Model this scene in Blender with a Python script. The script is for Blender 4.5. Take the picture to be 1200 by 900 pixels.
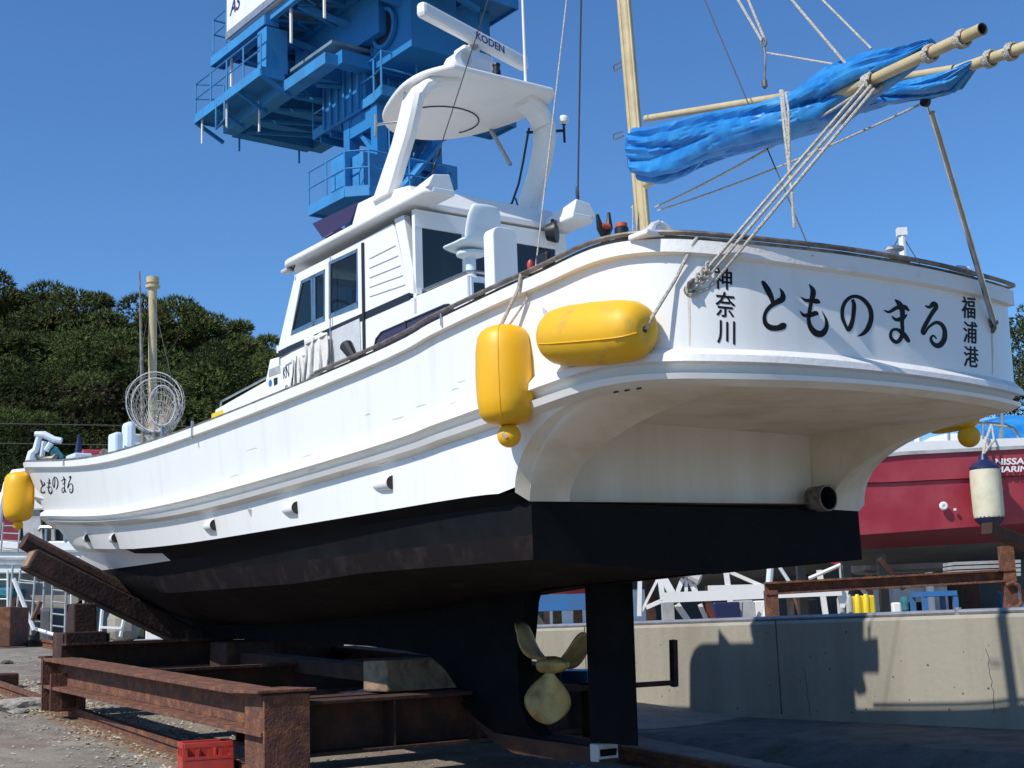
import bpy, bmesh, math, random
import numpy as np
from math import sin, cos, pi, radians, sqrt, atan2
from mathutils import Vector, Matrix, noise
from mathutils.bvhtree import BVHTree
random.seed(7)
SC = bpy.context.scene
for o in list(bpy.data.objects): bpy.data.objects.remove(o)

# ------------------------------------------------------------------ camera
FPX, TH, RO, AL, ZC = 1600.0, radians(10.1), radians(2.0), radians(35.5), 1.3
UC = 5.6
F0 = np.array([0, cos(TH), sin(TH)]); R0 = np.array([1.0, 0, 0]); U0 = np.array([0, -sin(TH), cos(TH)])
RR = cos(RO)*R0 - sin(RO)*U0; UU = sin(RO)*R0 + cos(RO)*U0
CAM = np.array([0, 0, ZC])
cd = bpy.data.cameras.new('camera'); cam = bpy.data.objects.new('camera', cd); SC.collection.objects.link(cam)
cd.sensor_width = 36.0; cd.lens = 36.0*FPX/1200.0; cd.clip_start = .1; cd.clip_end = 3000
cam.matrix_world = Matrix(((RR[0], UU[0], -F0[0], CAM[0]), (RR[1], UU[1], -F0[1], CAM[1]), (RR[2], UU[2], -F0[2], CAM[2]), (0, 0, 0, 1)))
SC.camera = cam

# ------------------------------------------------------------------ light
FW = np.array([-sin(AL), cos(AL), 0]); ST = np.array([cos(AL), sin(AL), 0]); ZZ = np.array([0, 0, 1.0])
PSI, ELEV = radians(5), radians(46)
hs = -ST*cos(PSI) - FW*sin(PSI)
tosun = hs*cos(ELEV) + ZZ*sin(ELEV)
w = bpy.data.worlds.new('World'); SC.world = w; w.use_nodes = True
nt = w.node_tree
bg = nt.nodes['Background']; sky = nt.nodes.new('ShaderNodeTexSky'); sky.sky_type = 'NISHITA'
sky.sun_disc = False; sky.sun_elevation = ELEV; sky.sun_rotation = atan2(hs[0], hs[1])
sky.air_density = 1.0; sky.dust_density = 0.25; sky.ozone_density = 3.5; sky.altitude = 0
sk = nt.nodes.new('ShaderNodeMixRGB'); sk.blend_type = 'MULTIPLY'; sk.inputs[0].default_value = 1.0; sk.inputs[2].default_value = (.55, .84, 1.12, 1)
nt.links.new(sky.outputs[0], sk.inputs[1]); nt.links.new(sk.outputs[0], bg.inputs[0]); bg.inputs[1].default_value = 0.125
sd = bpy.data.lights.new('sun', 'SUN'); sd.energy = 4.3; sd.angle = radians(.53); sd.color = (1, .95, .87)
so = bpy.data.objects.new('sun', sd); SC.collection.objects.link(so)
so.rotation_euler = Vector(tosun).to_track_quat('Z', 'Y').to_euler(); so.location = (-20, -20, 30)
SC.view_settings.view_transform = 'Standard'; SC.view_settings.look = 'None'
SC.view_settings.exposure = 0.1; SC.view_settings.gamma = 1.0; SC.view_settings.use_curve_mapping = False
SC.cycles.max_bounces = 8; SC.cycles.use_adaptive_sampling = True

# ------------------------------------------------------------------ projection helpers
def ray(X, Y): return F0*FPX + RR*(X-600) + UU*(450-Y)
def proj(p):
    d = np.array(p, float)-CAM; k = d@F0
    return 600+FPX*(d@RR)/k, 450-FPX*(d@UU)/k
def B(s, u, z): return FW*s + ST*u + ZZ*z
def bo(p): return np.array([p@FW, p@ST, p[2]])
def on(X, Y, n, c):
    d = ray(X, Y); n = np.array(n, float); return CAM + d*((c-CAM@n)/(d@n))
def wu(X, Y, u): return on(X, Y, ST, u)
def ws(X, Y, s): return on(X, Y, FW, s)
def wz(X, Y, z): return on(X, Y, ZZ, z)
def pu(X, Y, u): return bo(wu(X, Y, u))
def ps(X, Y, s): return bo(ws(X, Y, s))
def pz(X, Y, z): return bo(wz(X, Y, z))
def dist_at(X, Y, p): # world point on the pixel ray at the depth of p
    d = ray(X, Y); k = (np.array(p)-CAM)@F0; return CAM + d*(k/(d@F0))
G0, GS = -.3, .07
def gz(s): return min(G0+GS*s, 1.25)
def wg(X, Y, h=0.0):
    n = ZZ-GS*FW; return on(X, Y, n, G0+h)
def interp(x, xs, ys): return float(np.interp(x, xs, ys))
def yat(poly, X):
    return interp(X, [p[0] for p in poly], [p[1] for p in poly])
def zfit(s, u, poly):
    lo, hi = 0.0, 6.0
    for _ in range(30):
        m = (lo+hi)/2; x, y = proj(B(s, u, m))
        if y > yat(poly, x): lo = m
        else: hi = m
    return (lo+hi)/2
def catmull(pts, n):
    pts = [np.array(p, float) for p in pts]; P = [2*pts[0]-pts[1]]+pts+[2*pts[-1]-pts[-2]]; out = []
    for i in range(1, len(P)-2):
        for k in range(n):
            t = k/n; a, b, c, d = P[i-1], P[i], P[i+1], P[i+2]
            out.append(.5*((2*b)+(c-a)*t+(2*a-5*b+4*c-d)*t*t+(3*b-3*c+d-a)*t**3))
    out.append(P[-2]); return out

# ------------------------------------------------------------------ objects
def tag(o, label=None, cat=None, group=None, kind=None):
    if label: o['label'] = label
    if cat: o['category'] = cat
    if group: o['group'] = group
    if kind: o['kind'] = kind
    return o
def empty(name, loc, label=None, cat=None, group=None):
    o = bpy.data.objects.new(name, None); SC.collection.objects.link(o); o.location = tuple(loc); o.empty_display_size = .2
    return tag(o, label, cat, group)
def origin_of(o):
    x = Vector((0, 0, 0))
    while o is not None: x = x+o.location; o = o.parent
    return x
class MB:
    """collects shapes given in world coordinates and links them as ONE mesh object"""
    def __init__(self): self.v = []; self.f = []; self.m = []; self.sm = []
    def add(self, vs, fs, mi=0, smooth=False):
        n = len(self.v); self.v += [tuple(float(c) for c in p) for p in vs]
        for f in fs: self.f.append(tuple(i+n for i in f)); self.m.append(mi); self.sm.append(smooth)
        return self
    def box(self, c, ax, ay, az, mi=0, bev=0.0):
        """c centre; ax ay az half-extent vectors"""
        c = np.array(c, float); ax = np.array(ax, float); ay = np.array(ay, float); az = np.array(az, float)
        if bev <= 0:
            vs = [c+i*ax+j*ay+k*az for i in (-1, 1) for j in (-1, 1) for k in (-1, 1)]
            fs = [(0, 1, 3, 2), (4, 6, 7, 5), (0, 4, 5, 1), (2, 3, 7, 6), (0, 2, 6, 4), (1, 5, 7, 3)]
            if np.dot(np.cross(ax, ay), az) < 0: fs = [f[::-1] for f in fs]
            return self.add(vs, fs, mi)
        L = [np.linalg.norm(a) for a in (ax, ay, az)]
        bm = bmesh.new(); bmesh.ops.create_cube(bm, size=2.0)
        for v in bm.verts: v.co = Vector((v.co.x*L[0], v.co.y*L[1], v.co.z*L[2]))
        bmesh.ops.bevel(bm, geom=bm.edges[:], offset=min(bev, min(L)*.9), segments=2, affect='EDGES', profile=.5)
        e = [ax/L[0], ay/L[1], az/L[2]]
        vs = [c+e[0]*v.co.x+e[1]*v.co.y+e[2]*v.co.z for v in bm.verts]
        bm.verts.index_update()
        fs = [tuple(v.index for v in f.verts) for f in bm.faces]
        if np.dot(np.cross(ax, ay), az) < 0: fs = [f[::-1] for f in fs]
        bm.free(); return self.add(vs, fs, mi)
    def beam(self, a, b, w, h, up=(0, 0, 1), mi=0, bev=0.0):
        a = np.array(a, float); b = np.array(b, float); d = b-a; L = np.linalg.norm(d); d = d/L
        up = np.array(up, float); x = np.cross(d, up); x /= max(np.linalg.norm(x), 1e-9); y = np.cross(x, d)
        return self.box((a+b)/2, d*L/2, x*w/2, y*h/2, mi, bev)
    def ibeam(self, a, b, w, h, t=.02, mi=0):
        a = np.array(a, float); b = np.array(b, float); d = (b-a)/np.linalg.norm(b-a)
        x = np.cross(d, [0, 0, 1.0]); x /= np.linalg.norm(x); y = np.cross(x, d)
        self.beam(a+y*(h/2-t/2), b+y*(h/2-t/2), w, t, mi=mi); self.beam(a-y*(h/2-t/2), b-y*(h/2-t/2), w, t, mi=mi)
        return self.beam(a, b, t*.8, h-2*t-.002, mi=mi)
    def tube(self, pts, r, n=8, mi=0, cap=True, smooth=True, closed=False):
        pts = [np.array(p, float) for p in pts]; m = len(pts)
        rs = r if isinstance(r, (list, tuple)) else [r]*m
        vs = []; x = None
        for i, p in enumerate(pts):
            if closed: d = pts[(i+1) % m]-pts[i-1]
            else: d = pts[min(i+1, m-1)]-pts[max(i-1, 0)]
            d = d/max(np.linalg.norm(d), 1e-9)
            if x is None:
                x = np.cross(d, [0, 0, 1.0] if abs(d[2]) < .9 else [1.0, 0, 0])
            x = x-d*(x@d); x /= max(np.linalg.norm(x), 1e-9); y = np.cross(d, x)
            for k in range(n):
                a = 2*pi*k/n; vs.append(p+(x*cos(a)+y*sin(a))*rs[i])
        fs = []
        for i in range(m if closed else m-1):
            for k in range(n):
                a = i*n+k; b = i*n+(k+1) % n; i2 = (i+1) % m
                fs.append((a, b, i2*n+(k+1) % n, i2*n+k))
        self.add(vs, fs, mi, smooth)
        if cap and not closed:
            b0 = len(self.v)-len(vs)
            self.f.append(tuple(b0+k for k in range(n))[::-1]); self.m.append(mi); self.sm.append(False)
            self.f.append(tuple(b0+(m-1)*n+k for k in range(n))); self.m.append(mi); self.sm.append(False)
        return self
    def prism(self, poly, d, mi=0):
        """extrude a planar polygon by vector d"""
        n = len(poly); P = [np.array(p, float) for p in poly]; Q = [p+np.array(d, float) for p in P]
        fs = [tuple(range(n))[::-1], tuple(range(n, 2*n))]+[(i, (i+1) % n, n+(i+1) % n, n+i) for i in range(n)]
        return self.add(P+Q, fs, mi)
    def grid(self, rows, mi=0, smooth=True, flip=False, mif=None):
        nr, nc = len(rows), len(rows[0]); b = len(self.v)
        self.v += [tuple(float(c) for c in p) for r in rows for p in r]
        for i in range(nr-1):
            for j in range(nc-1):
                f = (b+i*nc+j, b+i*nc+j+1, b+(i+1)*nc+j+1, b+(i+1)*nc+j)
                self.f.append(f[::-1] if flip else f); self.m.append(mif(i, j) if mif else mi); self.sm.append(smooth)
        return self
    def lathe(self, c, axis, prof, n=20, mi=0, mif=None, smooth=True):
        """prof = [(t along axis, r)]"""
        c = np.array(c, float); a = np.array(axis, float); a /= np.linalg.norm(a)
        x = np.cross(a, [0, 0, 1.0] if abs(a[2]) < .9 else [1.0, 0, 0]); x /= np.linalg.norm(x); y = np.cross(a, x)
        rows = [[c+a*t+(x*cos(2*pi*k/n)+y*sin(2*pi*k/n))*r for k in range(n+1)] for t, r in prof]
        return self.grid(rows, mi, smooth, mif=(lambda i, j: mif(i)) if mif else None)
    def build(self, name, mats, parent=None, label=None, cat=None, group=None, kind=None, merge=True, bevel=0, recalc=True):
        if not isinstance(mats, (list, tuple)): mats = [mats]
        V = np.array(self.v)
        if parent is None:
            org = Vector(((V[:, 0].min()+V[:, 0].max())/2, (V[:, 1].min()+V[:, 1].max())/2, V[:, 2].min()))
        else: org = origin_of(parent)
        me = bpy.data.meshes.new(name); me.from_pydata([tuple(np.array(p)-np.array(org)) for p in self.v], [], self.f)
        for m in mats: me.materials.append(m)
        me.polygons.foreach_set('material_index', self.m); me.polygons.foreach_set('use_smooth', self.sm)
        bm = bmesh.new(); bm.from_mesh(me)
        if merge: bmesh.ops.remove_doubles(bm, verts=bm.verts, dist=1e-5)
        if recalc: bmesh.ops.recalc_face_normals(bm, faces=bm.faces)
        bm.to_mesh(me); bm.free(); me.update()
        if any(self.sm): me.set_sharp_from_angle(angle=radians(34))
        o = bpy.data.objects.new(name, me); SC.collection.objects.link(o)
        if parent is None: o.location = org
        else: o.parent = parent
        if bevel:
            md = o.modifiers.new('bevel', 'BEVEL'); md.width = bevel; md.segments = 2; md.limit_method = 'ANGLE'; md.angle_limit = radians(35)
        return tag(o, label, cat, group, kind)
def link_copy(o, parent=None):
    c = o.copy(); SC.collection.objects.link(c); c.parent = parent
    for ch in [k for k in bpy.data.objects if k.parent == o]: link_copy(ch, c)
    return c

# ------------------------------------------------------------------ materials
def mat(name, col, rough=.5, metal=0.0, noise_scale=0, var=.0, bump=0.0, bscale=40, col2=None, streak=0.0, spec=.5, coat=0.0, detail=6, thr=(.4, .65)):
    m = bpy.data.materials.new(name); m.use_nodes = True; n = m.node_tree; b = n.nodes['Principled BSDF']
    b.inputs['Roughness'].default_value = rough; b.inputs['Metallic'].default_value = metal
    b.inputs['Specular IOR Level'].default_value = spec; b.inputs['Coat Weight'].default_value = coat
    b.inputs['Base Color'].default_value = (*col, 1)
    if noise_scale:
        tc = n.nodes.new('ShaderNodeTexCoord'); mp = n.nodes.new('ShaderNodeMapping')
        mp.inputs['Scale'].default_value = (1, 1, .12) if streak else (1, 1, 1)
        n.links.new(tc.outputs['Object'], mp.inputs[0])
        t = n.nodes.new('ShaderNodeTexNoise'); t.inputs['Scale'].default_value = noise_scale; t.inputs['Detail'].default_value = detail; t.inputs['Roughness'].default_value = .62
        n.links.new(mp.outputs[0], t.inputs['Vector'])
        cr = n.nodes.new('ShaderNodeValToRGB'); cr.color_ramp.elements[0].position = thr[0]; cr.color_ramp.elements[1].position = thr[1]
        c2 = col2 if col2 else tuple(c*(1-var) for c in col)
        cr.color_ramp.elements[0].color = (*col, 1); cr.color_ramp.elements[1].color = (*c2, 1)
        n.links.new(t.outputs[0], cr.inputs[0]); n.links.new(cr.outputs[0], b.inputs['Base Color'])
        rm = n.nodes.new('ShaderNodeMapRange'); rm.inputs['To Min'].default_value = max(rough-.1, .02); rm.inputs['To Max'].default_value = min(rough+.15, 1)
        n.links.new(t.outputs[0], rm.inputs[0]); n.links.new(rm.outputs[0], b.inputs['Roughness'])
    if bump:
        tc2 = n.nodes.new('ShaderNodeTexCoord'); t2 = n.nodes.new('ShaderNodeTexNoise'); t2.inputs['Scale'].default_value = bscale; t2.inputs['Detail'].default_value = 5
        bp = n.nodes.new('ShaderNodeBump'); bp.inputs['Strength'].default_value = min(bump*10, 1); bp.inputs['Distance'].default_value = bump*.1
        n.links.new(tc2.outputs['Object'], t2.inputs['Vector']); n.links.new(t2.outputs[0], bp.inputs['Height']); n.links.new(bp.outputs[0], b.inputs['Normal'])
    return m
M = {}
M['white'] = mat('white_gelcoat', (.80, .80, .775), .36, noise_scale=5.5, col2=(.69, .675, .625), thr=(.52, .86), bump=.012, bscale=3.0, streak=1, coat=.1, detail=9)
M['whitelip'] = mat('chipped_white_paint', (.80, .79, .76), .5, noise_scale=9, col2=(.68, .65, .58), thr=(.55, .8), bump=.05, bscale=45)
M['stern'] = mat('weathered_white_stern', (.79, .77, .71), .42, noise_scale=3.2, col2=(.66, .61, .52), thr=(.42, .75), streak=1, bump=.01, bscale=6)
M['under'] = mat('stained_shaded_underside', (.74, .68, .56), .6, noise_scale=2.2, col2=(.52, .44, .33), thr=(.45, .8), bump=.03, bscale=25)  # yellowed, stained white; browner tone also holds the overhang's shade and ground bounce
M['white2'] = mat('white_paint', (.80, .80, .78), .4, noise_scale=4, col2=(.73, .73, .70), thr=(.5, .8))
M['bluewhite'] = mat('pale_blue_white_paint', (.66, .74, .78), .5, noise_scale=5, col2=(.55, .62, .66), thr=(.5, .8))
M['navyblack'] = mat('black_hull_paint', (.005, .0055, .007), .7, spec=.1, noise_scale=3, col2=(.009, .010, .011))
M['antifoul'] = mat('dark_antifouling', (.010, .007, .008), .85, spec=.12, noise_scale=5, col2=(.028, .022, .023), thr=(.5, .75), bump=.02, bscale=20)
M['keelblack'] = mat('keel_black', (.004, .0045, .006), .75, spec=.08, noise_scale=4, col2=(.009, .009, .010))
M['steel'] = mat('stainless', (.55, .54, .52), .28, 1.0, noise_scale=8, var=.3)
M['trim'] = mat('weathered_rail_trim', (.14, .12, .10), .5, .5, noise_scale=12, col2=(.30, .26, .22))
M['black'] = mat('black_rubber', (.012, .012, .013), .45)
M['letter'] = mat('black_lettering', (.010, .011, .012), .6, spec=.2)
M['rust'] = mat('rusty_steel', (.115, .048, .032), .85, noise_scale=11, col2=(.30, .12, .05), thr=(.45, .75), bump=.12, bscale=55, detail=10)
M['rustdark'] = mat('dark_rusty_steel', (.035, .016, .012), .85, noise_scale=5, col2=(.10, .04, .02), thr=(.45, .75), bump=.08, bscale=30)
M['wooddark'] = mat('dark_soaked_timber', (.028, .013, .011), .8, noise_scale=6, col2=(.075, .034, .024), bump=.08, bscale=30)
M['wood'] = mat('old_timber', (.34, .23, .14), .85, noise_scale=8, col2=(.15, .085, .055), thr=(.4, .7), streak=0, bump=.1, bscale=30)
M['woodend'] = mat('sawn_timber_end', (.28, .22, .16), .9, noise_scale=14, col2=(.12, .09, .07), bump=.12, bscale=40)
M['yellow'] = mat('yellow_fender_rubber', (.84, .44, .006), .45, noise_scale=5, col2=(.62, .38, .02), thr=(.5, .8), bump=.015, bscale=30)
M['yellowdirty'] = mat('scuffed_yellow_rubber', (.80, .44, .012), .5, noise_scale=6, col2=(.34, .24, .09), thr=(.55, .78), bump=.02, bscale=30)
M['spar'] = mat('aged_cream_spar', (.56, .46, .26), .45, noise_scale=6, col2=(.44, .35, .19))
M['sparend'] = mat('spar_inside', (.06, .05, .035), .8)
M['tarp'] = mat('blue_tarpaulin', (.010, .17, .50), .42, noise_scale=7, col2=(.035, .27, .60), bump=.06, bscale=9)
M['rope'] = mat('pale_rope', (.60, .57, .50), .8, noise_scale=60, col2=(.38, .35, .30), bump=.1, bscale=150)
M['ropedark'] = mat('dark_wire', (.05, .045, .04), .6)
M['bronze'] = mat('bronze_prop', (.46, .33, .12), .5, .4, noise_scale=7, col2=(.24, .15, .06), thr=(.42, .68), bump=.03, bscale=18)
M['glass'] = mat('dark_window_glass', (.022, .028, .032), .06, spec=.6)
M['purple'] = mat('tinted_purple_acrylic', (.045, .022, .06), .12, spec=.6)
M['greywhite'] = mat('faded_grey_door', (.55, .56, .57), .55, noise_scale=6, col2=(.46, .47, .48))
M['cloth'] = mat('white_cloth', (.70, .68, .64), .95, noise_scale=14, col2=(.50, .46, .40), thr=(.5, .8), bump=.06, bscale=20)
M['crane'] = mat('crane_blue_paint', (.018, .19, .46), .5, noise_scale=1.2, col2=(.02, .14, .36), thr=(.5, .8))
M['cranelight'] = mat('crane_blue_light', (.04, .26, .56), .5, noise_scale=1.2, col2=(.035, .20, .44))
M['craneplate'] = mat('crane_grating', (.16, .24, .30), .7, noise_scale=2, col2=(.10, .16, .2))
M['cabwhite'] = mat('machine_house_white', (.80, .79, .74), .45, noise_scale=1.5, col2=(.72, .70, .64))
M['redcrate'] = mat('red_plastic', (.50, .045, .03), .4, noise_scale=10, col2=(.40, .04, .03))
M['maroon'] = mat('faded_maroon_gelcoat', (.36, .030, .055), .42, noise_scale=2, col2=(.42, .06, .08))
M['maroondark'] = mat('dark_maroon', (.16, .012, .025), .5)
M['navy'] = mat('navy_rubber', (.012, .018, .07), .4)
M['cream'] = mat('cream_fender', (.68, .64, .47), .5, noise_scale=5, col2=(.58, .53, .38))
M['concrete'] = mat('wall_concrete', (.35, .325, .265), .9, noise_scale=2.4, col2=(.25, .23, .185), thr=(.38, .72), detail=10, streak=1, bump=.06, bscale=18)
M['wallcap'] = mat('galvanised_pipe', (.42, .44, .48), .45, .6, noise_scale=6, col2=(.30, .31, .33))
M['blueframe'] = mat('blue_painted_steel', (.03, .16, .42), .5, noise_scale=4, col2=(.05, .14, .3))
M['greysteel'] = mat('grey_painted_steel', (.42, .43, .43), .5, noise_scale=5, col2=(.30, .30, .29))
M['signyellow'] = mat('yellow_sticker', (.75, .55, .02), .5)
M['orange'] = mat('orange_plastic', (.55, .10, .04), .45)
M['teal'] = mat('teal_rope_net', (.04, .22, .26), .8, noise_scale=20, col2=(.02, .1, .12))
M['bark'] = mat('pine_bark', (.08, .055, .04), .95, noise_scale=8, col2=(.04, .03, .022), bump=.1, bscale=10)
# ================================================================== SETTING
def ground_mat():
    m = bpy.data.materials.new('slipway_ground'); m.use_nodes = True; n = m.node_tree; b = n.nodes['Principled BSDF']
    tc = n.nodes.new('ShaderNodeTexCoord')
    def noi(sc, det=8, r=.6):
        t = n.nodes.new('ShaderNodeTexNoise'); t.inputs['Scale'].default_value = sc; t.inputs['Detail'].default_value = det; t.inputs['Roughness'].default_value = r
        n.links.new(tc.outputs['Object'], t.inputs['Vector']); return t
    def ramp(src, p0, p1, c0, c1):
        r = n.nodes.new('ShaderNodeValToRGB'); r.color_ramp.elements[0].position = p0; r.color_ramp.elements[1].position = p1
        r.color_ramp.elements[0].color = (*c0, 1); r.color_ramp.elements[1].color = (*c1, 1); n.links.new(src, r.inputs[0]); return r
    def mix(a, bb, f):
        x = n.nodes.new('ShaderNodeMixRGB'); n.links.new(a, x.inputs[1]); n.links.new(bb, x.inputs[2]); n.links.new(f, x.inputs[0]); return x
    base = ramp(noi(1.3).outputs[0], .35, .7, (.20, .175, .14), (.31, .27, .21))
    fine = ramp(noi(38, 4).outputs[0], .45, .75, (.08, .072, .065), (.36, .33, .28))
    f1 = ramp(noi(5).outputs[0], .45, .6, (0, 0, 0), (.6, .6, .6))
    c = mix(base.outputs[0], fine.outputs[0], f1.outputs[0])
    red = ramp(noi(.8, 3).outputs[0], .52, .62, (0, 0, 0), (.55, .55, .55))
    rc = n.nodes.new('ShaderNodeRGB'); rc.outputs[0].default_value = (.17, .08, .07, 1)
    c2 = mix(c.outputs[0], rc.outputs[0], red.outputs[0])
    n.links.new(c2.outputs[0], b.inputs['Base Color']); b.inputs['Roughness'].default_value = .92
    bp = n.nodes.new('ShaderNodeBump'); bp.inputs['Strength'].default_value = .7; bp.inputs['Distance'].default_value = .02
    n.links.new(noi(30, 6).outputs[0], bp.inputs['Height']); n.links.new(bp.outputs[0], b.inputs['Normal'])
    return m
M['ground'] = ground_mat()
M['slab'] = mat('old_concrete_slab', (.115, .105, .09), .9, noise_scale=4, col2=(.055, .05, .043), thr=(.4, .7), bump=.15, bscale=25)
M['pave'] = mat('pale_concrete_paving', (.30, .27, .21), .9, noise_scale=3, col2=(.20, .18, .14), thr=(.4, .75), bump=.05, bscale=20)
# one sheet, sloping up along the boat's axis, level behind
g = MB(); rows = []
svals = [-400, -60, -20, -8] + [x*1.0 for x in range(-6, 23)] + [22.142, 24, 30, 50, 100, 300, 900, 1500]
uvals = [-900, -300, -100, -40, -20, -10] + [x*1.0 for x in range(-6, 21)] + [30, 60, 150, 400, 1200]
for s in svals:
    rows.append([B(s, u, gz(max(s, -8)) ) for u in uvals])
g.grid(rows, smooth=False)
g.build('ground', M['ground'], kind='structure')
def gsheet(name, poly, h, m, kind='structure'):
    """thin slab lying on the slope: poly in (s,u)"""
    q = MB(); top = [B(s, u, gz(s)+h) for s, u in poly]; q.prism(top, (0, 0, -h-.15)); return q.build(name, m, kind=kind)
# concrete yard left of / beyond the far rail
gsheet('pavement', [(15.5, 7.6), (22.1, 7.6), (22.1, 24), (15.5, 24)], .004, M['pave'])
def flat(name, poly, z, th, m, kind='structure', **k):
    q = MB(); q.prism([B(s, u, z) for s, u in poly], (0, 0, -th)); return q.build(name, m, kind=kind, **k)
flat('yard_paving', [(22.2, -30), (60, -30), (60, 60), (22.2, 60)], 1.262, .1, M['pave'])
# retaining wall on the right, parallel to the slipway, level
UWL, ZW0, ZW1 = 9.5, .38, 1.275
q = MB(); ra = []
for i in range(57):
    s = 0.5+i*.5
    ra.append([B(s, UWL, -.8), B(s, UWL, ZW1-.03), B(s, UWL+.03, ZW1), B(s, UWL+.42, ZW1), B(s, UWL+.42, -.8)])
q.grid(ra, smooth=False)
wall = q.build('retaining_wall', M['concrete'], label='long concrete retaining wall with boat shadows across it', cat='wall')
q = MB()
for s in (3.4, 6.3, 9.2, 12.1, 15, 17.9): q.box(B(s, UWL-.001, .85), FW*.006, ST*.002, ZZ*.43)
q.build('expansion_joint', M['slab'], wall)
rw_ = random.Random(9); q = MB()
for k in range(150):
    s_, z_, r_ = rw_.uniform(5.5, 22), rw_.uniform(.42, 1.2), rw_.uniform(.003, .010); q.add([B(s_+r_*cos(a)*1.3, UWL-.0015, z_+r_*sin(a)) for a in np.linspace(0, 2*pi, 8)[:-1]], [tuple(range(7))])
q.build('surface_pits', M['slab'], wall, recalc=False)
for (s0_, z0_, z1_) in ((8.85, .42, .86), (11.3, .7, 1.2), (6.9, .5, 1.0)):
    q = MB(); P_ = []; s_ = s0_
    for k in range(13): s_ += rw_.uniform(-.02, .02); P_.append((s_, z0_+(z1_-z0_)*k/12))
    q.grid([[B(a-.0025, UWL-.0018, b) for a, b in P_], [B(a+.0025+.002*rw_.random(), UWL-.0018, b) for a, b in P_]], smooth=False); q.build('crack', M['slab'], wall, recalc=False)
q = MB(); q.tube([B(s, UWL+.06, ZW1+.022) for s in np.linspace(.5, 28, 30)], .024, 10)
for s in (7.2, 11.5, 15.8, 20.1): q.tube([B(s, UWL+.06, ZW1-.01), B(s, UWL+.06, ZW1+.06)], .030, 8)
q.build('pipe_rail', M['wallcap'], label='galvanised pipe lying along the top of the concrete wall', cat='pipe')
q = MB(); q.prism([B(-30, UWL+.42, 1.25), B(22.15, UWL+.42, 1.25), B(22.15, 80, 1.25), B(-30, 80, 1.25)], (0, 0, -1.8)); q.build('upper_yard', M['pave'], kind='structure')
# level pad in front of the wall with a broken rough edge
q = MB(); N = 160; rows = [[] for _ in range(5)]
for i in range(N+1):
    s = -4+i*16/N; wob = .10*noise.noise(Vector((s*1.7, 0, 0)))+.05*noise.noise(Vector((s*6, 3, 0)))+.02*noise.noise(Vector((s*19, 5, 0)))
    u1 = 8.15+wob; g_ = G0+GS*s
    rows[0].append(B(s, UWL-.001, ZW0)); rows[1].append(B(s, UWL-.6, ZW0-.01)); rows[2].append(B(s, u1, ZW0-.02+.02*noise.noise(Vector((s*9, 9, 0)))))
    rows[3].append(B(s, u1-.22-.4*wob+.05*noise.noise(Vector((s*14, 2, 0))), (ZW0+g_)/2+.03*noise.noise(Vector((s*11, 4, 0))))); rows[4].append(B(s, u1-.55-.3*wob, min(g_-.03, ZW0-.05)))
q.grid(rows, smooth=False); q.build('concrete_apron', M['slab'], kind='structure')

# ================================================================== THE BOAT
KX, KY = B(10.5, UC, 0)[:2]
boat = empty('fishing_boat', (KX, KY, gz(10.5)), 'large white fishing boat with black bottom and lettered stern, propped on a rusty cradle', 'fishing boat')
SHEER = [(28,541),(50,541.4),(80,540.5),(100,538.5),(120,535),(140,530),(160,524),(180,518),(200,511.6),(220,503),(240,495.6),(280,481),(320,464),(360,447),(400,430),(440,413),(480,392),(520,370.5),(560,352),(600,333),(640,317),(660,305.5),(680,296),(700,289),(720,284.5),(740,281.5),(760,280),(800,280),(850,284),(900,289),(960,295),(1000,300),(1050,308),(1100,317),(1140,327),(1170,335),(1190,342),(1215,350)]
LIPB = [(30,549),(60,550),(100,549),(140,542),(180,530),(200,524),(240,508),(280,495),(320,479),(360,463),(400,447),(440,430),(480,410),(520,389),(560,370),(600,352),(640,337),(660,326),(680,317),(700,310),(720,305),(740,302),(760,300),(800,300),(850,304),(900,310),(960,318),(1000,323),(1050,331),(1100,339),(1140,348),(1170,356),(1190,363),(1215,372)]
S1T = [(50,598),(80,598),(120,598),(160,592),(200,583),(240,574),(280,561),(320,550),(360,538),(400,525),(440,512),(480,497),(520,481),(558,468),(600,451),(636,437),(666,426),(700,416),(730,410),(760,408),(800,408.5),(850,409),(910,411),(960,414),(1000,418),(1060,426),(1110,433),(1160,441),(1190,449),(1215,456)]
S1B = [(54,606),(80,607),(120,607),(160,601),(200,593),(240,584),(280,572),(320,562),(360,550),(400,538),(440,526),(480,511),(520,497),(558,483),(600,468),(640,453),(672,442),(700,434),(740,428),(800,426.5),(850,427),(920,429),(1000,435),(1060,441),(1100,446),(1160,456),(1195,465),(1215,470)]
L2L = [(62,613),(90,615),(120,615),(160,613),(200,608),(240,600),(280,589),(320,578),(360,566),(400,555),(440,543),(480,530),(520,517),(568,500),(610,487),(646,474),(680,462),(720,453),(760,448),(800,447),(850,447.5),(920,449),(980,451),(1040,455.5),(1100,462),(1160,471),(1192,479),(1215,484)]
K1L = [(88,641),(100,643),(140,643.6),(180,641.6),(213,639),(240,634),(280,627),(320,620.5),(360,614),(400,607.5),(440,600.5),(507,589),(550,582),(587,577),(600,578),(700,583),(1029,583)]
K2L = [(92,645),(100,647),(140,648),(180,649),(213,647),(240,643),(280,638.5),(320,632),(360,626),(400,619),(440,613),(507,604),(560,597),(620,588),(1005,590.5)]
PWL = [(99,671),(130,667),(180,660),(226,653),(280,650),(400,634),(507,618),(620,607),(1005,620)]
P2L = [(108,678),(140,677),(200,671),(280,665),(320,661),(400,652),(507,639),(620,627),(1005,630)]
K3L = [(128,691),(160,694),(200,695),(280,689),(360,683),(403,674),(440,670),(507,665),(560,661),(621,656),(1006,650)]
S_T = 5.89
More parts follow.
